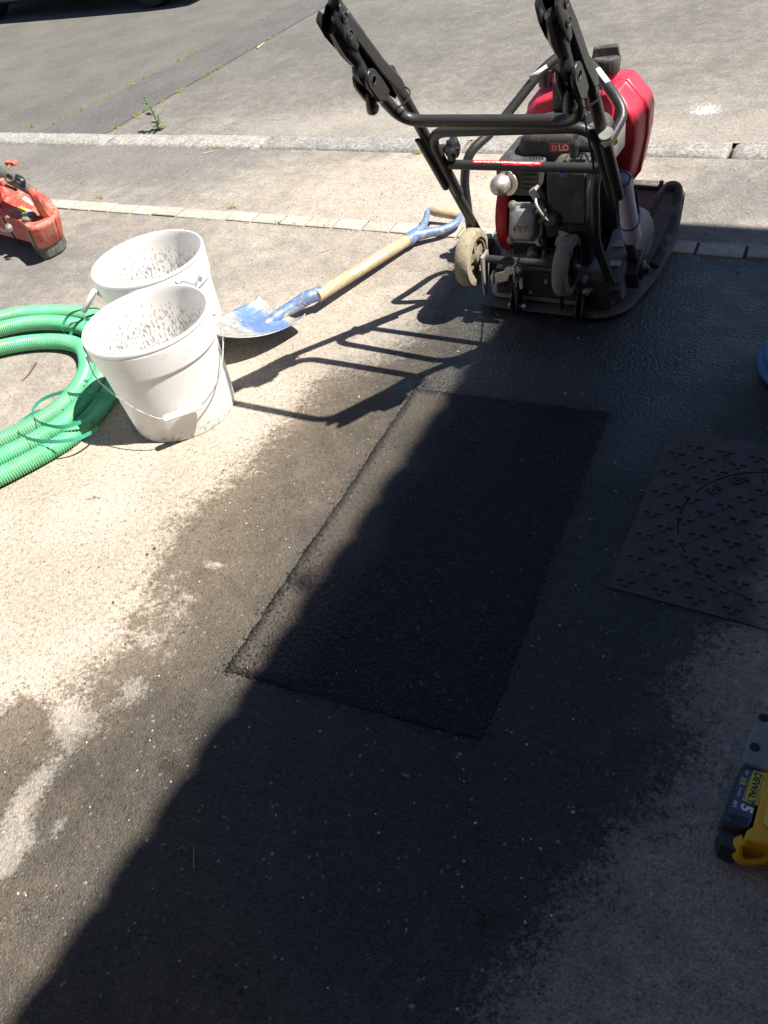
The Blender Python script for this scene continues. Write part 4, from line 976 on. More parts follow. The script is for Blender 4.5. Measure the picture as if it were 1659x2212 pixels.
# bright latch hooks between the wheels
b = MB()
lx = -1.035
b.prism([(lx-.045, 2.315, .165), (lx-.045, 2.335, .17), (lx-.045, 2.33, .13), (lx-.045, 2.31, .12)], (.006, 0, 0))
b.prism([(lx-.055, 2.322, .150), (lx-.03, 2.322, .166), (lx+.0, 2.322, .176), (lx+.012, 2.322, .195), (lx+.045, 2.322, .200), (lx+.045, 2.322, .172), (lx+.022, 2.322, .165), (lx+.012, 2.322, .14), (lx-.02, 2.322, .13), (lx-.045, 2.322, .115)], (0, .006, 0))
b.prism([(lx+.045, 2.30, .215), (lx+.045, 2.34, .215), (lx+.045, 2.34, .15), (lx+.045, 2.32, .135), (lx+.045, 2.30, .15)], (.006, 0, 0))
b.prism([(lx+.052, 2.33, .155), (lx+.066, 2.33, .15), (lx+.066, 2.33, .11), (lx+.052, 2.33, .105)], (0, .006, 0))
la = b.build('wheel_latch', mt['chrome'], cp, bevel=.0015)
bolt('bolt', (lx+.052, 2.315, .19), (1, -.2, 0), .010, la, 'chrome', .014)
b = MB(); b.prism([(lx+.03, 2.335, .19), (lx+.038, 2.335, .19), (lx+.038, 2.335, .02), (lx+.022, 2.335, .02)], (0, .02, 0)); b.build('latch_arm', mt['castblk'], la, bevel=.003)
# --- labels on the guard
def onslope(px, py):
    d = ray(px, py); n_ = np.array([0, -.60, 1.0]); p0 = np.array([0, 2.44, .184]); return CAM+d*(np.dot(n_, p0-CAM)/np.dot(n_, d))
for q_, mm_ in (([(1316, 574), (1340, 575), (1345, 564), (1320, 563)], 'paper'), ([(1322, 533), (1349, 533), (1346, 517), (1334, 518)], 'alu')):
    qq = [onslope(*a) for a in q_]; bb = MB(); bb.prism(qq, np.array([0, -.0006, .0012])); bb.build('guard_label', mt[mm_], sh)
# throttle cable, fuel pipe, stop-switch lead, extra bolts
b = MB(); b.tube(smooth_path([railpt(1, 2.03)+[-.02, -.03, 0], railpt(1, 2.2)+[-.035, -.04, .0], Y(1262, 330, 2.40), Y(1250, 352, 2.42), Y(1236, 350, 2.44)], 6), .0032, 6); b.build('throttle_cable', mt['blackpl'], cp)
b = MB(); b.tube(smooth_path([(-.79, 2.51, .46), (-.775, 2.47, .42), (-.79, 2.42, .36), (-.83, 2.405, .32), (-.87, 2.40, .31)], 5), .0042, 6); b.build('fuel_pipe', mt['blackpl'], en)
b = MB(); b.tube(smooth_path([(-.90, 2.43, .30), (-.93, 2.40, .26), (-.90, 2.395, .235), (-.86, 2.40, .24), (-.82, 2.405, .27)], 5), .0026, 6); b.build('switch_lead', mt['blackpl'], en)
for q_ in ((-1.02, 2.378, .12), (-.90, 2.378, .12), (-.96, 2.378, .07), (-.74, 2.374, .105)): bolt('bolt', q_, (0, -1, 0), .006, hd, 'alu', .006)
for q_ in ((-1.03, 2.468, .47), (-.975, 2.468, .39), (-1.095, 2.468, .39)): bolt('bolt', q_, (0, -1, 0), .004, mf, 'alu', .005)
b = MB(); b.box((-.832, 2.3992, .43), (.05, .0012, .03)); b.build('air_box_plate', mt['castblk'], ab)
# document tube cable-tied to the right rail : another thing
d0, d1 = Y(1342, 388, 2.265), Y(1365, 512, 2.415)
dt = thing('document_tube', 'white rolled document sleeve cable-tied to the right handle rail of the compactor', 'document sleeve', tuple((d0+d1)/2))
b = MB(); dd = N(d1-d0); Ln = np.linalg.norm(d1-d0)
b.lathe(d0, dd, [(.0255, 0), (.028, .001), (.0285, Ln*.5), (.029, Ln), (.020, Ln+.004), (0, Ln+.005)], 26)
b.lathe(d0, dd, [(.0255, 0), (.0245, .05), (0, .05)], 26)
b.build('sleeve', mt['paper'], dt, sharp=50)
b = MB()
for i, (ph, rr) in enumerate(((0, .017), (1.2, .012))):
    u = N(np.cross(dd, (0, 0, 1))); w_ = np.cross(dd, u)
    b.grid(lambda s_, v: d0-dd*(.014-.02*s_-.0)+dd*.05*v+rr*(u*math.cos(ph+s_*4.4)+w_*math.sin(ph+s_*4.4))*(1+.25*s_), 18, 3)
b.build('paper_roll', mt['paper'], dt, solid=.0008)
tie(d0+dd*(-.0), dd, .026, dt, knob=(-1, -1, 0)); tie(d0+dd*Ln*.72, dd, .0305, dt, knob=(.6, -1, 0))

# ================================================================ BUCKETS
def bucket(cx, cy, label):
    t = thing('bucket', label, 'bucket', (cx, cy, 0), 'white plastic buckets')
    b = MB(); n = 72
    b.cur = 0
    b.lathe((cx, cy, 0), (0, 0, 1), [(0, .008), (.176, .008), (.178, 0), (.183, .003), (.186, .03), (.199, .272), (.2065, .276), (.2125, .352), (.2125, .358), (.210, .361), (.210, .366), (.2135, .369), (.2135, .374), (.211, .378), (.206, .378)], n, cap=False)
    b.cur = 1
    b.lathe((cx, cy, 0), (0, 0, 1), [(.206, .378), (.204, .374), (.203, .34), (.196, .27), (.181, .02), (.17, .012), (0, .012)], n, cap=False)
    b.build('body', [mt['bucket'], mt['grit_wall']], t, sharp=28)
    b = MB(); r = random.Random(int(cx*100)); 
    def gs(u, v):
        a = 2*PI*u; rr = .184*v; return (cx+rr*math.cos(a), cy+rr*math.sin(a), .055+.012*r.random()*(v < .97))
    b.grid(gs, 60, 14); ct = b.build('grit_residue', mt['grit_wall'], t, sharp=180)
    return t
bk1 = bucket(-1.939, 1.505, 'nearer white plastic bucket, wire bail and grip hanging down its front, splashed with grit inside')
bk2 = bucket(-2.239, 1.861, 'farther white plastic bucket, partly hidden behind the nearer one, grip hanging at its left')
def lug(t, c, d):
    b = MB(); b.lathe(np.array(c), d, [(.016, -.004), (.016, .004), (.008, .008), (.008, .012), (0, .012)], 16); return b.build('lug', mt['white'], t)
def bail(t, pts, g0, g1, gr=.0105):
    b = MB(); b.tube(smooth_path(pts, 5), .0023, 8); b.build('bail_wire', mt['wire'], t)
    b = MB(); b.tube([g0, np.array(g0)*.95+np.array(g1)*.05, np.array(g0)*.05+np.array(g1)*.95, g1], [gr*.8, gr, gr, gr*.8], 12, flat=1.5, side=(0, 0, 1)); b.build('grip', mt['grip'], t)
c1 = np.array([-1.939, 1.505, 0]); f1_ = np.array([.79, -.61, 0]); p1_ = np.array([.61, .79, 0])
la_, lb_ = c1-p1_*.214+[0, 0, .315], c1+p1_*.214+[0, 0, .315]
lug(bk1, la_, -p1_); lug(bk1, lb_, p1_)
g0, g1 = c1+f1_*.218-p1_*.078+[0, 0, .135], c1+f1_*.218+p1_*.050+[0, 0, .130]
bail(bk1, [la_, la_-p1_*.010+f1_*.01-[0, 0, .01], c1-p1_*.215+f1_*.07+[0, 0, .255], c1-p1_*.15+f1_*.17+[0, 0, .185], g0, (g0+g1)/2, g1, c1+p1_*.145+f1_*.18+[0, 0, .185], c1+p1_*.215+f1_*.07+[0, 0, .265], lb_+p1_*.010+f1_*.01-[0, 0, .01], lb_], g0, g1)
c2 = np.array([-2.239, 1.861, 0])
A2_ = G(222, 632, .30); B2_ = c2+np.array([.208, .02, .315])
gA, gB = G(204, 628, .235), G(181, 672, .16)
bail(bk2, [A2_, G(212, 622, .27), gA, (gA+gB)/2, gB, G(200, 735, .13), G(262, 760, .14)], gA, gB, .012)
b = MB(); b.tube(smooth_path([G(262, 760, .14), G(330, 700, .18), G(385, 640, .28), G(391, 609, .375), G(420, 614, .372), B2_], 5), .0023, 8); b.build('bail_wire', mt['wire'], bk2)
lug(bk2, B2_, (1, 0, 0)); lug(bk2, c2+N(A2_-c2-[0, 0, .30])*.21+[0, 0, .30], N(A2_-c2-[0, 0, .30]))
# pencil scribble on the far bucket
b = MB(); r = random.Random(5)
for i in range(5):
    a = -.42+.03*i; q = [c2+np.array([(.2075+.006*(z-.28)/.07)*math.cos(a+dx), (.2075+.006*(z-.28)/.07)*math.sin(a+dx), z]) for z, dx in ((.345-.008*i, 0), (.325-.008*i, .03), (.31-.008*i, -.01), (.30-.008*i, .02))]
    b.tube(q, .0012, 4)
b.build('pen_mark', mt['print_k'], bk2)

# ================================================================ GREEN HOSE COIL
hs = thing('green_hose', 'coil of green corrugated drainage hose lying on the ground left of the buckets', 'hose', (-2.9, 1.2, 0))
def resample(P, st):
    P = np.array(P); L_ = np.concatenate([[0], np.cumsum(np.linalg.norm(np.diff(P, axis=0), axis=1))]); s_ = np.arange(0, L_[-1], st)
    return np.stack([np.interp(s_, L_, P[:, i]) for i in range(3)], 1)
LA = [(-2.62, .60), (-2.42, .84), (-2.30, 1.05), (-2.235, 1.25), (-2.27, 1.47), (-2.40, 1.70), (-2.58, 1.84), (-2.81, 1.905), (-3.06, 1.865), (-3.26, 1.77), (-3.5, 1.5), (-3.58, 1.15), (-3.45, .75), (-3.15, .48), (-2.85, .45)]
LB = [(-2.72, .70), (-2.52, .90), (-2.40, 1.08), (-2.325, 1.29), (-2.36, 1.50), (-2.47, 1.665), (-2.62, 1.775), (-2.80, 1.82), (-3.0, 1.79), (-3.18, 1.69), (-3.4, 1.45), (-3.48, 1.15), (-3.36, .80), (-3.1, .58), (-2.85, .60)]
LC = [(-2.80, .80), (-2.62, .97), (-2.49, 1.14), (-2.42, 1.33), (-2.44, 1.49), (-2.53, 1.615), (-2.67, 1.70), (-2.85, 1.69), (-3.03, 1.595), (-3.2, 1.42), (-3.3, 1.15), (-3.24, .9), (-3.05, .72), (-2.9, .72)]
for L_, dz in ((LA, 0), (LB, .003), (LC, 0)):
    P_ = resample(smooth_path([(x, y, .034+dz+.004*math.sin(i*1.7)) for i, (x, y) in enumerate(L_)], 14, closed=True), .0046*.5)
    rr = [(.0335, .0335, .0300, .0300)[i % 4] for i in range(len(P_))]
    b = MB(); b.tube(P_, rr, 14)
    o = b.build('hose_loop', mt['hose'], hs, sharp=180)
    a = o.data.attributes.new('groove', 'FLOAT', 'POINT'); v = np.repeat(np.array([(0, 0, 1, 1)[i % 4] for i in range(len(P_))], float), 14); a.data.foreach_set('value', v.astype(np.float32))
def strap(pts, name='packing_strap'):
    P_ = smooth_path([G(x, y, z) for x, y, z in pts], 8, closed=True)
    b = MB(); b.tube(P_, .007, 4, closed=True, cap=False, flat=.12, side=(0, 0, 1)); return b.build(name, mt['strap'], hs, sharp=30)
strap([(38, 928, .05), (60, 900, .05), (100, 885, .05), (150, 890, .03), (205, 915, .04), (206, 928, .05), (165, 948, .075), (105, 954, .085), (58, 946, .07)])
strap([(70, 890, .05), (88, 865, .05), (130, 848, .05), (190, 835, .04), (236, 850, .04), (233, 868, .06), (195, 902, .08), (135, 922, .085), (85, 912, .07)])
strap([(143, 848, .055), (155, 834, .055), (180, 825, .05), (240, 820, .04), (262, 835, .06), (225, 852, .078), (170, 853, .08)])
strap([(135, 706, .07), (148, 682, .10), (172, 670, .12), (215, 668, .11), (240, 700, .06), (215, 750, .05), (170, 738, .04), (142, 722, .045)])
strap([(153, 722, .06), (168, 698, .10), (190, 684, .12), (225, 680, .11), (245, 720, .06), (215, 772, .05), (185, 765, .035), (158, 742, .04)])

# ================================================================ SHOVEL
sv = thing('shovel', 'worn blue round-mouth shovel with pale wooden shaft lying beside the buckets', 'shovel', (-1.85, 2.3, 0))
def setf(o, name, fn):
    me = o.data; a = me.attributes.new(name, 'FLOAT', 'POINT'); base = o.parent.location if o.parent else Vector((0, 0, 0))
    r_ = o.parent
    while r_ is not None and r_.parent is not None: r_ = r_.parent
    base = r_.location if r_ else Vector((0, 0, 0))
    a.data.foreach_set('value', [fn(v.co+base) for v in me.vertices])
ax3 = N((-.29, -.95, 0)); pr3 = N((.95, -.29, 0)); heel = np.array([-1.885, 2.10, 0])
def hw(u): return .152*(1-max(0, (u-.25)/.75)**2.4)**.5*(1-.02*math.sin(PI*u)) if u < 1 else 0.0
def z0(u): return .022+.030*u+.075*u*u
def blade(u, v):
    s = 2*v-1; w_ = hw(u); q = heel+ax3*.33*u+pr3*w_*s
    zz_ = z0(u)+.048*abs(s)**2.2*(1-.75*u)+(.016*math.exp(-((s)/.22)**2)*(1-u)**1.3)
    if u < .06: zz_ += (.06-u)/.06*.012*abs(s)
    return (q[0], q[1], zz_)
b = MB(); b.grid(blade, 34, 31); bl = b.build('blade', mt['shovel'], sv, solid=.003, sharp=60)
def bpaint(v):
    d = np.array([v.x, v.y, 0])-heel; u = float(d@ax3)/.33; s = abs(float(d@pr3))/.152
    return max(0, 1-abs(u-.30)/.42)*.55*(1.15-.5*s)+.30
setf(bl, 'paint', bpaint)
s0, s1 = G(697, 632, .070), G(884, 516, .045)
sk = smooth_path([heel+ax3*.12+[0, 0, .034], heel+ax3*.05+[0, 0, .042], heel+(s0-heel)*.30*np.array([1, 1, 0])+[0, 0, .055], heel+(s0-heel)*.65*np.array([1, 1, 0])+[0, 0, .070], s0], 6)
b = MB(); b.tube(sk, list(np.interp(np.linspace(0, 4, len(sk)), range(5), [.006, .022, .027, .028, .0275])), 18, side=pr3); so_ = b.build('socket', mt['shovel'], sv, sharp=60)
setf(so_, 'paint', lambda v: .62)
b = MB(); b.tube([s0+(s0-s1)*.06, s0, (s0+s1)/2, s1, s1+(s1-s0)*.04], [.0245, .0252, .0255, .0245, .024], 18); b.build('shaft', mt['wood'], sv)
b = MB(); vv = N(np.cross(N(s1-s0), N(CAM-s0))); up_ = np.cross(vv, N(s1-s0)); up_ = up_ if up_[2] > 0 else -up_
b.grid(lambda u, v: (s0+(s1-s0)*(.30+.38*u))+.0259*(vv*math.sin(-.25+.42*v+.04*math.sin(u*40))+up_*math.cos(-.25+.42*v)), 40, 5)
lb = b.build('shaft_label', mt['sticker_w'], sv)
rv = sv
e0 = s1+(s1-s0)*.01
b = MB(); b.tube([s1-(s1-s0)*.03, e0, G(900, 505, .044)], [.0275, .028, .026], 16)
for pts, rr in (([G(893, 508, .044), G(912, 492, .046), G(920, 474, .048), G(924, 458, .050), G(935, 451, .050)], [.024, .018, .0135, .0125, .012]), ([G(893, 510, .044), G(925, 503, .040), G(960, 495, .038), G(985, 482, .040), G(994, 466, .042)], [.024, .021, .018, .0155, .013])):
    P_ = smooth_path(pts, 5); b.tube(P_, list(np.interp(np.linspace(0, 4, len(P_)), range(5), rr)), 12)
yk = b.build('yoke', mt['shovel'], sv, sharp=60); setf(yk, 'paint', lambda v: .62)
b = MB(); b.tube([G(932, 455, .050), G(940, 457, .050), G(982, 464, .044), G(992, 466, .043)], [.017, .021, .020, .015], 16); b.build('grip', mt['wood'], sv)

# ================================================================ CUT-OFF SAW
sw = thing('cut_off_saw', 'dusty red petrol cut-off saw standing at the left edge beyond the hose', 'power saw', (-4.0, 2.5, 0))
tp_px = [(-140, 440), (-60, 452), (0, 466), (40, 476), (62, 493), (80, 489), (96, 481), (113, 472), (124, 460), (125, 448), (112, 430), (92, 415), (40, 392), (-60, 372), (-140, 365)]
top = [G(x, y, .20) for x, y in tp_px]; cen_ = sum(top)/len(top)
def lay(z, s, off=(0, 0)): return [(cen_[0]+(p[0]-cen_[0])*s+off[0], cen_[1]+(p[1]-cen_[1])*s+off[1], z) for p in top]
b = MB(); b.rings([lay(.065, .84), lay(.08, .87), lay(.13, .935), lay(.185, .985), lay(.20, .97)]); bd = b.build('tank_body', mt['sawred'], sw, bevel=.006, sharp=25)
b = MB(); r_ = [G(-90, 372, .2), G(-90, 455, .2), G(-30, 462, .2), G(0, 450, .2), G(14, 425, .2), G(5, 398, .2)]
b.loft([tuple(p) for p in r_], [(p[0]*.97+cen_[0]*.03-.03, p[1]*.97+cen_[1]*.03+.02, .30) for p in r_]); b.build('engine_hood', mt['sawred'], sw, bevel=.01)
b = MB(); q = lay(.055, .95); ids = range(4, 12); 
b.rings([[(cen_[0]+(top[i][0]-cen_[0])*s, cen_[1]+(top[i][1]-cen_[1])*s, z) for i in (3, 4, 5, 6, 7, 8, 9, 10, 11)]+[(top[11][0]-.15, top[11][1]-.1, z)] for s, z in ((.79, .0), (.82, .012), (.84, .07))])
b.build('base_foot', mt['sawgrey'], sw, bevel=.004)
b = MB(); yy = 2.55
hpts = [G(-40, 352, .36), G(5, 377, .355), G(35, 393, .345), G(74, 417, .322)]
b.tube(smooth_path(hpts, 5), list(np.interp(np.linspace(0, 3, 16), range(4), [.030, .029, .027, .020])), 12, flat=1.1); gr_ = b.build('rear_handle', mt['sawgrey'], sw)
b = MB(); b.tube(smooth_path([G(66, 412, .326), G(76, 422, .32), G(90, 447, .25), G(104, 466, .195)], 5), list(np.interp(np.linspace(0, 3, 16), range(4), [.018, .024, .028, .033])), 8, flat=1.1); b.build('handle_post', mt['sawred'], sw)
b = MB(); b.tube(smooth_path([G(15, 377, .385), G(30, 381, .392), G(46, 388, .385), G(52, 399, .36)], 4), [.010, .013, .014, .015, .016, .016, .016, .017, .017, .016, .014, .012, .010], 8, flat=.9); b.build('throttle_lock', mt['blackpl'], gr_)
b = MB(); b.tube(smooth_path([G(-10, 392, .31), G(15, 402, .30), G(34, 410, .305)], 4), .008, 8); b.build('throttle_trigger', mt['blackpl'], gr_)
cc = G(63, 468, .215); b = MB(); b.lathe(cc+np.array([0, 0, -.03]), (.05, -.1, 1), [(.040, 0), (.040, .022)], 24); b.build('cap_neck', mt['sawred'], sw)
b = MB(); b.lathe(cc+np.array([0, 0, -.008]), (.05, -.1, 1), [(.036, 0), (.037, .010), (.034, .014), (0, .014)], 24); b.box(cc+np.array([0, 0, .014]), (.06, .018, .018), X=(1, .3, 0)); b.build('fuel_cap', mt['sawgrey'], sw, bevel=.003)
def gst(name, px, z, m, parent, th=.002): 
    b = MB(); b.prism([G(x, y, z) for x, y in px][::-1], (0, 0, th)); return b.build(name, m, parent)
gst('yellow_label', [(36, 453), (47, 446), (57, 451), (49, 460)], .201, mt['sticker_y'], bd); gst('white_label', [(50, 460), (58, 451), (69, 456), (63, 462)], .201, mt['sticker_w'], bd)
gst('paper_label', [(48, 430), (56, 424), (72, 440), (72, 446)], .2, mt['sticker_w'], bd)
# screw, seam and vent strip on the flank
def flank(px, py, yv): return Y(px, py, yv)
fy = top[4][1]
b = MB(); c_ = G(23, 490, .165); b.lathe(c_+np.array([0, -.012, 0]), (.2, -1, .3), [(.022, 0), (.020, .004), (.013, .005), (.011, .012), (0, .014)], 18); b.build('flank_screw', mt['alu'], sw)
def onwall(t0, t1, i, z0_, z1_, name, m, o=.006):
    a = np.array(lay(0, 1.0)[i]); c_ = np.array(lay(0, 1.0)[i+1]); a2 = np.array(lay(0, .86)[i]); c2_ = np.array(lay(0, .86)[i+1]); n_ = N(np.cross(c_-a, (0, 0, 1))); 
    if np.dot(n_, a-cen_) < 0: n_ = -n_
    p0, p1 = a+(c_-a)*t0, a+(c_-a)*t1; r0, r1 = a2+(c2_-a2)*t0, a2+(c2_-a2)*t1
    b = MB(); b.prism([r0+[0, 0, z0_], r1+[0, 0, z0_], p1+[0, 0, z1_], p0+[0, 0, z1_]], n_*o); return b.build(name, m, sw, bevel=.001)
onwall(.75, .9, 3, .065, .185, 'vent_strip', mt['sawgrey']); onwall(.05, .12, 2, .06, .19, 'body_seam', mt['dark'], .003); onwall(.3, .34, 7, .06, .195, 'body_seam', mt['dark'], .003)
a = np.array(lay(0, 1.012)[1]); c_ = np.array(lay(0, 1.012)[2])
text('brand_print', 'HILTI', mt['print_w'], sw, a+(c_-a)*.55+[0, -.004, .155], c_-a, (0, 0, 1), .045, .001, .02, align='CENTER')
text('model_print', '700-X', mt['print_w'], sw, a+(c_-a)*.85+[0, -.004, .118], c_-a, (0, 0, 1), .020, .001, .01)
# choke knob, spark lead and front grip at the top
b = MB(); c_ = G(18, 372, .40); b.tube([c_+[-.10, 0, -.02], c_+[-.03, 0, -.01], c_], [.035, .04, .02], 12); b.lathe(G(24, 381, .40), (.5, -1, .2), [(.026, 0), (.028, .02), (.018, .026), (.012, .02), (0, .02)], 16); b.build('choke_housing', mt['sawgrey'], sw)
for q_, d_ in ((G(25, 352, .42), (.07, .03, .02)), (G(3, 392, .37), (.05, .04, .03))): b = MB(); b.box(q_, d_); b.tube([np.array(q_), G(8, 378, .39)], .008, 6); b.build('switch', mt['sawred'], sw, bevel=.004)
b = MB(); b.tube(smooth_path([G(-30, 470, .25), G(-60, 420, .45), G(-120, 390, .5), G(-170, 400, .4), G(-180, 460, .2)], 6), .017, 10); b.build('front_handle', mt['sawgrey'], sw)
g0_ = G(-230, 470, .22); b = MB(); b.lathe(g0_+np.array([-.2, .05, 0]), (0, 1, 0), [(0, 0), (.19, 0), (.19, .004), (0, .004)], 40); b.build('cutting_disc', mt['plate'], sw)
b = MB(); b.lathe(g0_+np.array([-.2, .02, .02]), (0, 1, 0), [(.20, 0), (.205, .03), (.205, .06), (.18, .07)], 40); b.build('blade_guard', mt['sawgrey'], sw)
b = MB(); b.box(g0_+np.array([.0, .03, -.04]), (.45, .05, .09)); b.build('cutting_arm', mt['sawgrey'], sw, bevel=.01)

# ================================================================ CORDLESS TOOL, BLUE HOSE
tl = thing('cordless_tool', 'grey and yellow cordless tool with dark battery lying in the shade at the right edge', 'power tool', (.12, .8, 0))
zt_ = .078
def tp(l, z): return [tuple(G(x, y, z)) for x, y in l]
def slab(l, z0_, z1_, s0_=1.0, s1_=1.0):
    P_ = np.array(tp(l, z1_)); c_ = P_.mean(0); r = []
    for z, s in ((z0_, s0_), (z0_+.006, 1.02), (z1_-.012, 1.0), (z1_-.003, .975), (z1_, s1_)):
        q = c_+(P_-c_)*s; q[:, 2] = z; r.append([tuple(p) for p in q])
    return r
bat = [(1612, 1648), (1634, 1652), (1648, 1662), (1640, 1710), (1625, 1775), (1612, 1790), (1590, 1789), (1562, 1776), (1559, 1762), (1573, 1725), (1590, 1680), (1600, 1656)]
b = MB(); b.rings(slab(bat, .012, zt_, .97, .95)); bt_ = b.build('battery', mt['navy'], tl, bevel=.002, sharp=40)
lp = [(1610, 1661), (1632, 1665), (1646, 1670), (1638, 1714), (1624, 1772), (1616, 1787), (1603, 1786), (1571, 1772), (1570, 1762), (1583, 1722), (1598, 1678), (1603, 1666)]
b = MB(); b.prism([G(x, y, zt_+.0006) for x, y in lp][::-1], (0, 0, .0014)); b.build('label_panel', mt['label_n'], bt_, bevel=.0005)
b = MB(); b.prism([G(x, y, zt_+.0022) for x, y in ((1626, 1664), (1653, 1671), (1637, 1741), (1603, 1729))][::-1], (0, 0, .0008)); b.build('brand_panel', mt['label_y'], bt_)
z_ = zt_+.0034
dn = N(G(1621, 1735, z_)-G(1640, 1668, z_)); rg = N(np.cross((0, 0, 1), dn))
text('brand_print', 'DEWALT', mt['print_k'], bt_, G(1629, 1702, z_), dn, rg, .0118, .0006, .028, width=np.linalg.norm(G(1619, 1733, z_)-G(1638, 1668, z_)))
b = MB()
for s in (-1, 1):
    c0_, c1_ = G(1638, 1668, z_)+rg*s*.0098, G(1619, 1733, z_)+rg*s*.0098; b.prism([c0_, c1_, c1_+rg*.0008, c0_+rg*.0008], (0, 0, .0005))
b.build('brand_rule', mt['print_k'], bt_)
z_ = zt_+.0026
text('voltage_print', '18V', mt['sticker_w'], bt_, G(1613, 1669, z_), dn, rg, .0052, .0006, .005)
text('series_print', 'XR', mt['label_y'], bt_, G(1605, 1687, z_), dn, rg, .0098, .0006, .02)
text('cell_print', 'LI-ION', mt['sticker_w'], bt_, G(1597, 1711, z_), dn, rg, .0046, .0006, .004)
text('unit_print', 'AH', mt['sticker_w'], bt_, G(1588, 1736, z_), dn, rg, .0072, .0006, .012)
text('capacity_print', '5', mt['sticker_w'], bt_, G(1612, 1746, z_), dn, rg, .0200, .0006, .04)
b = MB()
for i in range(6): 
    a, c_ = G(1574+2*i-4, 1756+2*i*1.6, z_), G(1618-1*i, 1768+2*i*1.6, z_); b.tube([a, c_], .0006, 5)
b.build('grip_rib', mt['blackpl'], bt_)
b = MB(); b.rings(slab([(1560, 1772), (1590, 1787), (1612, 1790), (1606, 1832), (1585, 1840), (1556, 1826), (1550, 1800)], .0, .058, .97, .95)); ft_ = b.build('battery_foot', mt['blackpl'], bt_, bevel=.002)
b = MB()
for i in range(4): b.tube([G(1553+i*.6, 1800+8*i, .050-.008*i), G(1568+i*.6, 1806+8*i, .052-.008*i)], .0014, 6)
b.build('foot_rib', mt['yellow'], bt_)
yl = [(1650, 1664), (1720, 1640), (1800, 1700), (1790, 1800), (1700, 1850), (1655, 1825), (1612, 1817), (1607, 1812), (1612, 1794), (1626, 1786), (1640, 1730)]
b = MB(); b.rings(slab(yl, .004, .083, .97, .94)); yb = b.build('handle_body', mt['yellow'], tl, bevel=.003)
b = MB(); b.prism([G(x, y, .084) for x, y in ((1660, 1735), (1690, 1700), (1730, 1740), (1700, 1800), (1668, 1798), (1648, 1780))][::-1], (0, 0, .004)); b.build('rubber_panel', mt['label_y'], yb, bevel=.002)
P_ = [G(x, y, z) for x, y, z in ((1608, 1815, .066), (1595, 1822, .06), (1592, 1848, .045), (1604, 1861, .035), (1625, 1864, .033), (1652, 1858, .036), (1675, 1835, .05), (1670, 1812, .066))]
b = MB(); b.tube(smooth_path(P_, 5), .0062, 8, flat=1.7, side=(0, 0, 1)); b.build('belt_loop', mt['yellow'], yb)
gl = [(1637, 1549), (1665, 1545), (1740, 1560), (1730, 1650), (1720, 1670), (1655, 1666), (1640, 1658), (1607, 1647), (1604, 1640), (1617, 1590)]
b = MB(); b.rings(slab(gl, .0, .088, .98, .93)); gy = b.build('gear_casing', mt['toolgrey'], tl, bevel=.003)
for (x, y) in ((1631, 1614), (1650, 1551)): b = MB(); b.lathe(G(x, y, .0878), (0, 0, 1), [(.0095, 0), (.0095, .0006), (0, .0006)], 20); b.build('casing_hole', mt['dark'], gy)
b = MB(); b.rings([[(p[0], p[1], z) for p in tp([(1690, 1575), (1800, 1590), (1860, 1650), (1850, 1720), (1780, 1720), (1700, 1680)], .06)] for z in (.01, .07)]); b.build('motor_housing', mt['yellow'], tl, bevel=.012)

bh = thing('blue_hose_coil', 'blue hose ring lying in the shade at the right edge beyond the manhole cover', 'hose', (0, 2.25, 0))
c_ = G(1638, 770, .022)+np.array([.185, 0, 0])
b = MB(); P_ = []
for i in range(150):
    a = 2*PI*i/60; r_ = .165+.010*math.sin(a*1.3); P_.append(0)
for zz_, dx_ in ((.023, 0), (.064, .012)):
    b = MB(); b.tube([(c_[0]+dx_+.165*math.cos(a), c_[1]+.165*math.sin(a), zz_) for a in np.linspace(0, 2*PI, 49)[:-1]], .022, 14, closed=True, cap=False); b.build('hose_ring', mt['bluehose'], bh, sharp=180)
b = MB(); b.lathe((c_[0], c_[1], .0), (0, 0, 1), [(.14, .004), (.13, .02), (.11, .024), (0, .024)], 30); b.build('hose_reel_core', mt['blackpl'], bh)

# ================================================================ PARKED CAR (only its shadow and the foot of a tyre reach the picture)
car = thing('parked_car', 'dark parked car at the top left whose shadow falls across the road', 'car', (-8.3, 8.1, 0))
side = [(-10.45, .30), (-10.5, .55), (-10.35, .85), (-9.6, .95), (-9.0, 1.40), (-7.9, 1.45), (-7.2, 1.02), (-6.35, .86), (-6.15, .62), (-6.2, .28), (-6.5, .15), (-10.2, .15)]
b = MB(); R = []
for yv, sx_, sz in ((7.12, .99, .97), (7.18, 1, 1), (8.88, 1, 1), (8.94, .99, .97)): R.append([(-8.3+(x+8.3)*sx_, yv+(.14*max(0, z-.9) if yv < 8 else -.14*max(0, z-.9)), .7+(z-.7)*sz) for x, z in side])
b.rings(R); body = b.build('body', mt['carpaint'], car, bevel=.03, sharp=40)
for s, yv in ((1, 7.145), (-1, 8.915)):
    b = MB(); b.prism([(x, yv+s*.14*(z-.9)-s*.012, z) for x, z in ((-9.45, .98), (-8.95, 1.34), (-8.3, 1.38), (-8.3, .98))], (0, s*.006, 0)); b.prism([(x, yv+s*.14*(z-.9)-s*.012, z) for x, z in ((-8.22, .98), (-8.22, 1.38), (-7.85, 1.37), (-7.4, .98))], (0, s*.006, 0)); b.build('window', mt['glass'], car)
for x in (-6.9, -9.6):
    for yv in (7.13, 8.72):
        b = MB(); b.lathe((x, yv, .31), (0, 1, 0), [(.19, 0), (.29, -.012), (.312, .02), (.312, .17), (.29, .2), (.19, .19)], 36); wq = b.build('wheel', mt['rubber'], car)
        b = MB(); b.lathe((x, yv, .31), (0, 1, 0), [(0, .01), (.06, .0), (.17, .03), (.20, .004), (.20, .18)], 20); b.build('rim', mt['alu'], wq)
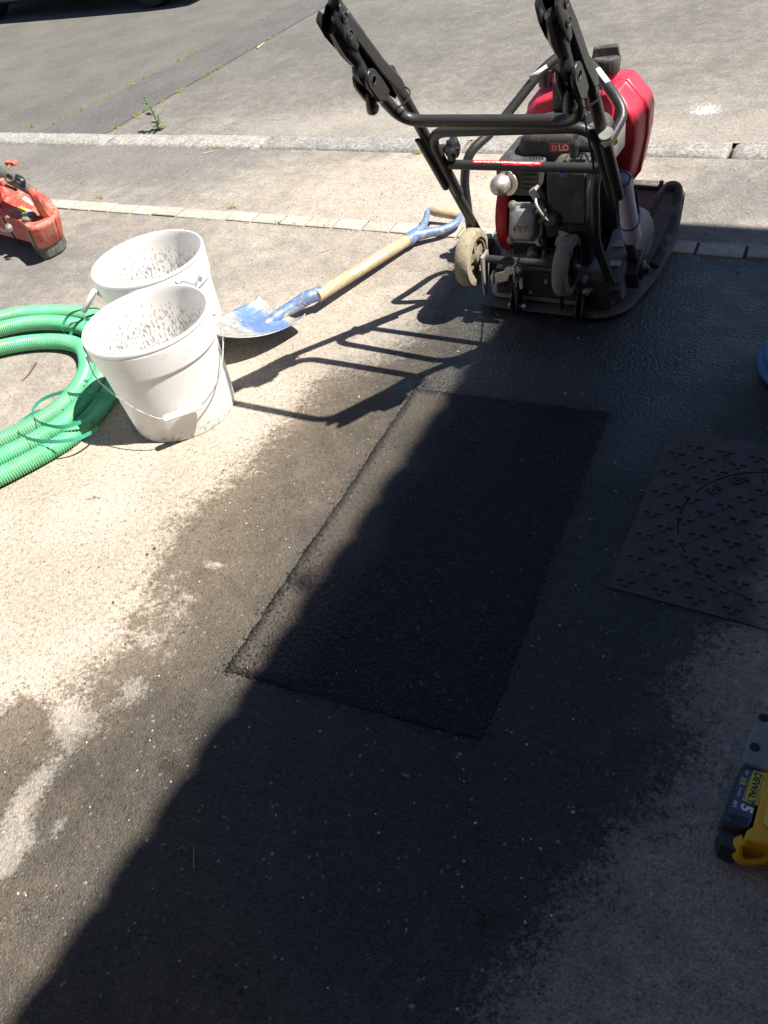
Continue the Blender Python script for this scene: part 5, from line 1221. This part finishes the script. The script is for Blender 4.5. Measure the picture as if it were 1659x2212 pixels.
b = MB(); b.box((-6.2, 7.5, .62), (.10, .28, .14)); b.build('headlight', mt['sticker_w'], car, bevel=.02)
b = MB(); b.box((-6.2, 8.6, .62), (.10, .28, .14)); b.build('headlight', mt['sticker_w'], car, bevel=.02)

# ================================================================ HOUSE whose eaves shade the right half
EH = 4.6; k_ = 1/math.tan(SUN_EL)
ex = -1.035+EH*k_*math.cos(SUN_AZ); ey = 3.085+EH*k_*math.sin(SUN_AZ)
ho = thing('house', 'rendered house with a tiled roof whose eaves shade the right side of the wet tarmac', 'house', (4.5, 0, 0))
wx, wy = ex+.42, ey-.42
b = MB(); b.box(((wx+9)/2, (wy-8)/2, 2.25), (9-wx, wy+8, 4.5)); b.build('wall', mt['render'], ho)
b = MB(); b.box((-.6+.0, -4.3, 2.3), (5.6, 5.4, 4.6)); b.build('sky_blocker', mt['render'], ho)  # unseen block added behind the camera to cut skylight and deepen the shade
b = MB(); b.prism([(ex, ey, EH), (ex, -8.5, EH), (9.5, -8.5, EH), (9.5, ey, EH)], (0, 0, -.14)); b.build('soffit', mt['upvc'], ho)
b = MB(); b.add([(ex, ey, EH+.004), (9.5, ey, EH+.004), (9.5, -8.5, EH+.004), (ex, -8.5, EH+.004), ((ex+9.5)/2, ey-3.8, EH+1.9), ((ex+9.5)/2, -8.5+3.8, EH+1.9)], [(0, 1, 4), (1, 2, 5, 4), (2, 3, 5), (3, 0, 4, 5)]); b.build('roof', mt['rooftile'], ho, sharp=20)
tb = MB(); tb.rings([[(4.5+u, .07*math.cos(a), EH+.0+.018*math.sin(a)+.01*u) for a in np.linspace(0, PI, 7)] for u in (-.028, .25)]); t0 = None
r = random.Random(2); yv = -1.9
while yv < ey:
    if t0 is None: t0 = tb.build('roof_tile', mt['rooftile'], ho); o = t0
    else: o = t0.copy(); C.objects.link(o)
    o.parent = ho; o.location = (ex-4.5+r.uniform(.012, .024), yv, 0); yv += r.uniform(.13, .16)
b = MB()
for i in range(9):
    a = r.uniform(0, 6.28); q = np.array([ex-.02, 1.62+r.gauss(0, .05)-(.0 if i < 5 else .55), EH]); d_ = np.array([-r.uniform(.03, .10), r.gauss(0, .04), r.uniform(-.03, .04)]); s_ = np.array([.0, .014, .010])
    b.add([q, q+d_*.5+s_, q+d_, q+d_*.5-s_], [(0, 1, 2, 3)])
b.build('gutter_weed', pm('gutter_weed_leaf', (.06, .12, .03), .6), ho)
for (yc, zc, ww, hh_) in ((1.2, 1.35, 1.3, 1.1), (-2.2, 1.35, 1.3, 1.1), (1.2, 3.4, 1.1, .9)):
    b = MB()
    for dy, dz, sy_, sz_ in ((0, hh_/2, ww, .07), (0, -hh_/2, ww, .07), (ww/2, 0, .07, hh_+.07), (-ww/2, 0, .07, hh_+.07), (0, 0, .06, hh_)): b.box((wx-.012, yc+dy, zc+dz), (.06, sy_, sz_))
    wf = b.build('window', mt['upvc'], ho)
    b = MB(); b.box((wx-.008, yc, zc), (.012, ww-.02, hh_-.02)); b.build('pane', mt['glass'], wf)

# ================================================================ WEEDS, MOSS, GRIT, LITTER
mt['leaf'] = pm('weed_leaf', (.10, .17, .035), .5, 0, (.3, .3, .1), .25, 60, bmp=0)
mt['leafd'] = pm('dead_straw', (.50, .42, .28), .7, 0, None)
mt['moss'] = pm('yellow_green_moss', (.30, .32, .05), .8, 0, (.45, .28, .06), .35, 9)
def leafq(b, base, d, wd, droop=.3):
    d = np.array(d, float); L0 = np.linalg.norm(d); s_ = N(np.cross(d, (0, 0, 1)))*wd; q = np.array(base)
    pts = [q, q+d*.35+s_*.8, q+d*.35-s_*.8, q+d*.7+s_*.7-[0, 0, L0*droop*.3], q+d*.7-s_*.7-[0, 0, L0*droop*.3], q+d-[0, 0, L0*droop]]
    b.add(pts, [(0, 2, 4, 3, 1), (3, 4, 5)])
wp = G(342, 283)
wd_ = thing('weed', 'small green weed growing against the far stone kerb', 'weed', tuple(wp))
b = MB(); b.tube(smooth_path([wp, wp+[.0, .01, .08], wp+[-.02, .02, .16], wp+[-.05, .02, .21]], 4), [.003]*13, 6); b.tube([wp, wp+[.03, 0, .06], wp+[.05, 0, .10]], .0025, 5); b.build('stem', mt['leaf'], wd_)
r = random.Random(11); 
for i in range(26):
    b = MB(); h = r.uniform(.01, .2); a = r.uniform(0, 6.28); L0 = .058*(1.1-h*2.4); leafq(b, wp+[-.03*(h/.2)**2, .01, h], (L0*math.cos(a), L0*math.sin(a), .02), .016*(1.2-h*3)); b.build('leaf', mt['leaf'], wd_)
b = MB(); r = random.Random(4)
def tuft(b, c, s, n):
    for i in range(n):
        q = np.array(c)+[r.gauss(0, s), r.gauss(0, s), 0]; h = r.uniform(.004, .016)*(1+s*10); a = r.uniform(0, 6.28)
        d = np.array([math.cos(a), math.sin(a), 0])*h*.6
        b.add([q-d*.4, q+d*.4, q+d+[0, 0, h]], [(0, 1, 2)])
        b.add([q, q+[.006, 0, .003], q+[.004, .006, .004], q+[-.003, .005, .003]], [(0, 1, 2, 3)])
for (P0, P1, ts) in ((A0, A1, (.02, .05, .08, .11, .17, .21, .235, .30, .36, .40, .43, .50, .55, .62, .68, .73, .85, .9)), (B0, B1, (.0, .03, .10, .14, .22, .3, .37, .44, .50, .58, .66, .72, .80, .84, .9))):
    for t in ts:
        c0 = np.array(P0)+(np.array(P1)-np.array(P0))*t
        for j in range(r.randint(0, 4)): tuft(b, c0+(np.array(P1)-P0)*j*.008+[0, 0, .004], .010, 9)
for (x, y) in ((85, 422), (215, 428), (495, 448), (683, 486), (690, 488), (705, 489), (600, 484), (640, 486), (1035, 505), (960, 503), (995, 312), (1005, 308), (452, 318), (470, 320), (65, 273), (72, 274), (900, 330)):
    for j in range(2): tuft(b, G(x+r.gauss(0, 5), y+r.gauss(0, 1)), .009, 9)
mo = b.build('moss', mt['moss'], None); mo['kind'] = 'stuff'; mo['label'] = 'yellow green moss and tufts in the joints of the road'
# loose grit
def pebble(b, c, s):
    a = r.uniform(0, 3); q = [np.array(c)+s*np.array([math.cos(a+i*PI/2+r.uniform(-.3, .3)), math.sin(a+i*PI/2+r.uniform(-.3, .3)), .2]) for i in range(4)]
    b.add(q+[np.array(c)+[0, 0, s*r.uniform(.6, 1.1)], np.array(c)-[0, 0, s*.2]], [(0, 1, 4), (1, 2, 4), (2, 3, 4), (3, 0, 4), (1, 0, 5), (2, 1, 5), (3, 2, 5), (0, 3, 5)])
for nm, mm, cnt, sd_ in (('pale_grit', stone_mat('pale_grit_stone', (.40, .37, .32), (.62, .58, .52), 80), 1500, 1), ('dark_grit', stone_mat('dark_grit_stone', (.05, .045, .04), (.12, .10, .085), 80), 900, 2)):
    r = random.Random(sd_); b = MB()
    for i in range(cnt):
        x, y = r.uniform(-4.5, .4), r.uniform(-.1, 3.7)**1.0
        if 2.84 < y < 2.96: continue
        if abs(x-XC) < .3 and 2.34 < y < 3.15: continue
        pebble(b, (x, y, .0005), r.choice([.0016, .0022, .0028, .0036])*(1 if r.random() < .95 else 1.6))
    o = b.build(nm, mm, None, sharp=20); o['kind'] = 'stuff'; o['label'] = nm.replace('_', ' ')+' scattered on the tarmac'
for (px, py, s, dk, lab) in ((503, 1783-1300+1300-0, .007, True, 'small dark stone on the pale dusty tarmac'),):
    pass
dk_a = pm('black_crumb', (.018, .018, .018), .5)
r = random.Random(9); b = MB()
for i in range(420):
    k = r.choice([0, 1, 2, 3, 3]); t = r.random(); q = Q[k]+(Q[(k+1) % 4]-Q[k])*t+np.array([r.gauss(0, .012), r.gauss(0, .012)]); pebble(b, (q[0], q[1], .001), r.choice([.0022, .003, .004]))
o = b.build('asphalt_crumbs', dk_a, None, sharp=20); o['kind'] = 'stuff'; o['label'] = 'loose black asphalt crumbs along the edges of the patch'
def stone(px, py, s, m, lab):
    global r
    r = random.Random(px); b = MB(); g = G(px, py); n = 9
    R = [[g+np.array([s*k*math.cos(a)*(1+.2*math.sin(3*a+px)), s*.8*k*math.sin(a), z*s]) for a in np.linspace(0, 2*PI, n, endpoint=False)] for k, z in ((.7, 0), (1, .35), (.75, .75), (.3, .95))]
    b.rings(R); o = b.build('stone', m, None, sharp=30, loc=tuple(g)); tag(o, lab, 'stone')
dk_ = bpy.data.materials['dark_grit_stone']; pl_ = bpy.data.materials['pale_grit_stone']
stone(334, 1185, .006, dk_, 'largest dark pebble on the pale dust, just left of the wet edge')
stone(245, 1302, .0045, dk_, 'small dark pebble in the dusty area left of the wet edge')
stone(214, 1225, .0035, dk_, 'tiny dark pebble alone in the middle of the pale dust')
stone(1238, 1755, .0045, pl_, 'pale oval pebble in the shaded wet tarmac below the patch')
stone(1420, 2125-100+0, .004, dk_, 'dark pebble on the shaded dry tarmac at lower right')
def twig(name, pts, rr, m, lab, cat):
    P_ = [G(x, y, z) for x, y, z in pts]; b = MB(); b.tube(smooth_path(P_, 3), list(np.linspace(rr, rr*.5, (len(P_)-1)*3+1)), 6); o = b.build(name, m, None, loc=tuple(P_[0])); tag(o, lab, cat)
tw_ = pm('twig_bark', (.16, .10, .065), .8)
twig('twig', [(78, 783, .004), (70, 795, .006), (62, 808, .004), (48, 822, .003)], .0035, tw_, 'brown twig on the dusty tarmac inside the hose coil', 'twig')
twig('straw', [(690, 545, .003), (720, 536, .003)], .0022, mt['leafd'], 'dry straw lying on the dust between the paving blocks and the shovel', 'straw')
twig('straw', [(555, 104, .006), (571, 92, .008)], .008, mt['leafd'], 'pale dry stalk on the mossy joint of the far road', 'straw')
twig('straw', [(438, 332, .003), (468, 324, .004)], .003, mt['leafd'], 'thin dry stalk lying just below the stone kerb', 'straw')
twig('grass_stalk', [(419, 1875, .002), (418, 1850, .004), (419, 1829, .003)], .0009, mt['leafd'], 'thin grass stalk in the shade left of the brown leaf', 'straw')
lf = G(393, 1840); b = MB()
for i in range(9):
    a = .5+i*.33; d = np.array([math.cos(a), math.sin(a), 0])*(.014+.004*math.sin(i*2)); leafq(b, lf+[0, 0, .004], d, .0022, -.15)
b.tube([lf+[0, 0, .003], lf+[.002, -.016, .002]], .0008, 5)
o = b.build('dead_leaf', pm('dead_leaf_brown', (.14, .12, .05), .7), None, loc=tuple(lf)); tag(o, 'small lobed brown leaf on the wet tarmac near the shadow edge', 'leaf')
